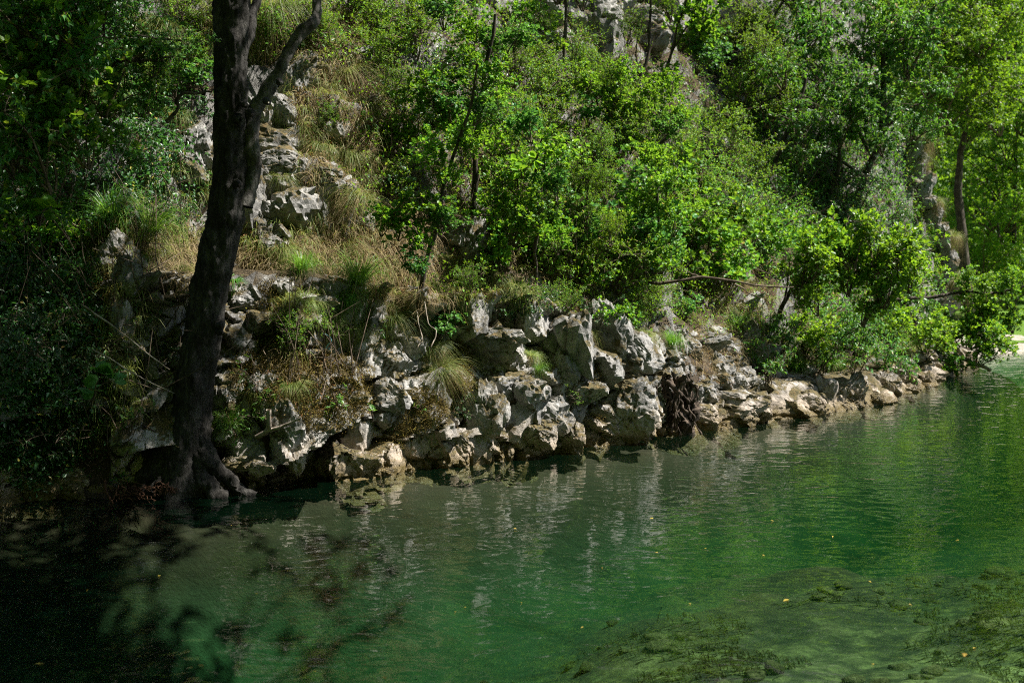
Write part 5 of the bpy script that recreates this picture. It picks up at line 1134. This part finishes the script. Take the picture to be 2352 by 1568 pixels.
for k, (x, Y, hh, lab, sp_) in enumerate(FT):
    base = at(x, 700, Y); base.z = 0.4
    t = thing('distant_tree', lab, 'tree', base, 'trees beyond the bend')
    top = at(x, 240 if k < 2 else 420, Y) - base
    bx = 2205 if k == 0 else x
    limb('trunk', [(0, 0, -.4), at(bx, 500, Y) - base, at(bx + 2, 400, Y) - base, at(bx + 8, 280, Y) - base, top + Vector((0, 0, 1.5))], .16 if k == 0 else .08, .05, 'bark_thin', t, 40, 10, .06, .02, 300 + k)
    for q, (sx_, sy_) in enumerate(sp_):
        st, fo = CROWN[q % 2]; s = 1.15 * Y / 34
        p = at(sx_, sy_, Y + r3.uniform(-1.5, 1.5)) - base - Vector((0, 0, s)); e = (r3.uniform(-.4, .4), r3.uniform(-.4, .4), r3.uniform(0, 6.28))
        link('twig', st, t, p, e, (s,) * 3); link('crown', fo, t, p, e, (s,) * 3, 'stuff')
# wooded hill behind: a mass nobody could count
r = np.random.default_rng(70); n = 26000
X = r.uniform(6, 50, n); Y = r.uniform(52, 86, n); gz = np.maximum(Y - 60, 0) * .55
Zc = gz + r.uniform(0.8, 9, n) + 1.5 * fbm(np.stack([X * .25, Y * .25, X * 0], 1), 3, 9)
G = Geo(); c = np.stack([X, Y, Zc], 1); c = np.repeat(c, 4, 0) + r.normal(size=(n * 4, 3)) * .45
leaves(G, c, r.normal(size=(n * 4, 3)), r.normal(size=(n * 4, 3)) * .5 + np.array([0, -.3, 1.0]), r.uniform(.16, .34, n * 4), 'pointed')
o = thing('far_woods', 'distant sunlit green woods closing the valley on the right', 'woods', me=G.mesh('far_woods', M['far'])); o['kind'] = 'stuff'
# dark wooded rise under it so that no sky shows through
xs = np.linspace(-20, 100, 40); zs = np.linspace(0, 1, 12)
V = np.array([(x_, 64 + 26 * t_ + 2 * math.sin(x_ * .4), -1 + 62 * t_) for t_ in zs for x_ in xs]); a = (np.arange(11)[:, None] * 40 + np.arange(39)[None]).ravel()
V = V + 0.8 * np.stack([fbm(V * .3, 3, 1), fbm(V * .3, 3, 2), fbm(V * .3, 3, 3)], 1)
me = mesh_np('far_hill', V, None, np.stack([a, a + 1, a + 41, a + 40], 1), True); me.materials.append(M['wooded']); link('hill', me, kind='structure')

# a tree on the camera's side of the river, outside the frame, whose crown shades the near water
nb = Vector((7.6, 0.9, 0.4))
ntr = thing('near_bank_tree', 'tree on the near bank outside the picture that shades the dark water at lower left', 'tree', nb)
limb('trunk', [(0, 0, -.6), (-.1, .3, 1.5), (-.6, 1.2, 3.5), (-1.6, 2.4, 5.4), (-3.0, 3.6, 6.6)], .24, .09, 'bark', ntr, 50, 12, .04, .02, 95)
for k, (x, y, z, s) in enumerate([(2.9, 5.6, 5.9, 1.1), (2.0, 6.5, 6.1, 1.2), (0.9, 7.3, 6.3, 1.2), (2.8, 7.4, 6.4, 1.1), (1.8, 8.5, 6.6, 1.2), (0.1, 6.2, 6.4, 1.2), (3.0, 9.0, 6.9, 1.1), (1.2, 5.4, 6.0, 1.1), (-.6, 8.2, 7.0, 1.3), (0.9, 9.6, 7.2, 1.2), (2.3, 5.0, 6.6, 1.2), (1.4, 6.6, 7.2, 1.3), (2.9, 6.6, 7.2, 1.2), (0.2, 7.3, 7.4, 1.3), (1.9, 7.7, 7.5, 1.2), (0.9, 10.3, 7.0, 1.3), (1.6, 9.5, 7.2, 1.3), (6.6, 5.2, 6.0, .9)]):
    st, fo = CROWN[2 + k % 2]; e = (r3.uniform(-.5, .5), r3.uniform(-.5, .5), r3.uniform(0, 6.28))
    link('twig', st, ntr, Vector((x, y, z)) - nb, e, (s,) * 3); link('crown', fo, ntr, Vector((x, y, z)) - nb, e, (s,) * 3, 'stuff')
    limb('branch', [(-.6 - .1 * k, 1.2 + .15 * k, 3.5 + .2 * k), tuple((Vector((x, y, z)) - nb) * .6 + Vector((0, 0, 1.6))), tuple(Vector((x, y, z)) - nb + Vector((0, 0, .2)))], .07, .03, 'bark', ntr, 20, 6, .03, .01, 500 + k)

# ------------------------------------------------------------------ floating leaves
lv, lt_ = LEAF['pointed']; lv = lv * np.array([1, 1, .4]); me = mesh_np('floating_leaf', lv, lt_); me.materials.append(M['yellow'])
for k, (x, y, s, lab) in enumerate([(588, 1364, .045, 'small yellow leaf floating below the trunk reflection'), (780, 1373, .045, 'small yellow leaf floating left of centre'), (882, 1552, .04, 'yellow leaf floating at the bottom edge left of centre'), (80, 1524, .05, 'yellow leaf floating in the lower left corner'),
    (1500, 1190, .05, 'yellow leaf floating beyond the middle of the water'), (1812, 1375, .06, 'larger yellow leaf floating on the right half'), (1180, 1212, .035, 'pale leaf floating near the middle of the water'), (362, 1322, .03, 'tiny pale leaf floating in the dark left water'), (1512, 1268, .03, 'tiny orange leaf floating right of centre'), (2216, 1498, .06, 'yellow leaf floating in the lower right'), (456, 1526, .035, 'tiny orange leaf floating under the trunk reflection at the bottom')]):
    p = on_water(x, y, 0.006)
    thing('floating_leaf', lab, 'leaf', p, 'leaves floating on the river', me, (0, 0, k * 1.7), (s,) * 3)

rf = np.random.default_rng(99); G = Geo()
for k in range(26):
    p = on_water(rf.uniform(120, 2250), rf.uniform(1180, 1540), 0.006)
    if p.y > 14: continue
    D = nrm(rf.normal(size=(1, 3)) * np.array([1, 1, .02])); leaves(G, np.array([p[:]]), D, np.array([[0, 0, 1.0]]), np.array([rf.uniform(.014, .03)]), 'pointed')
o = thing('floating_specks', 'tiny leaf flecks scattered over the open green water', 'leaf flecks', me=G.mesh('floating_specks', M['yellow'])); o['kind'] = 'stuff'
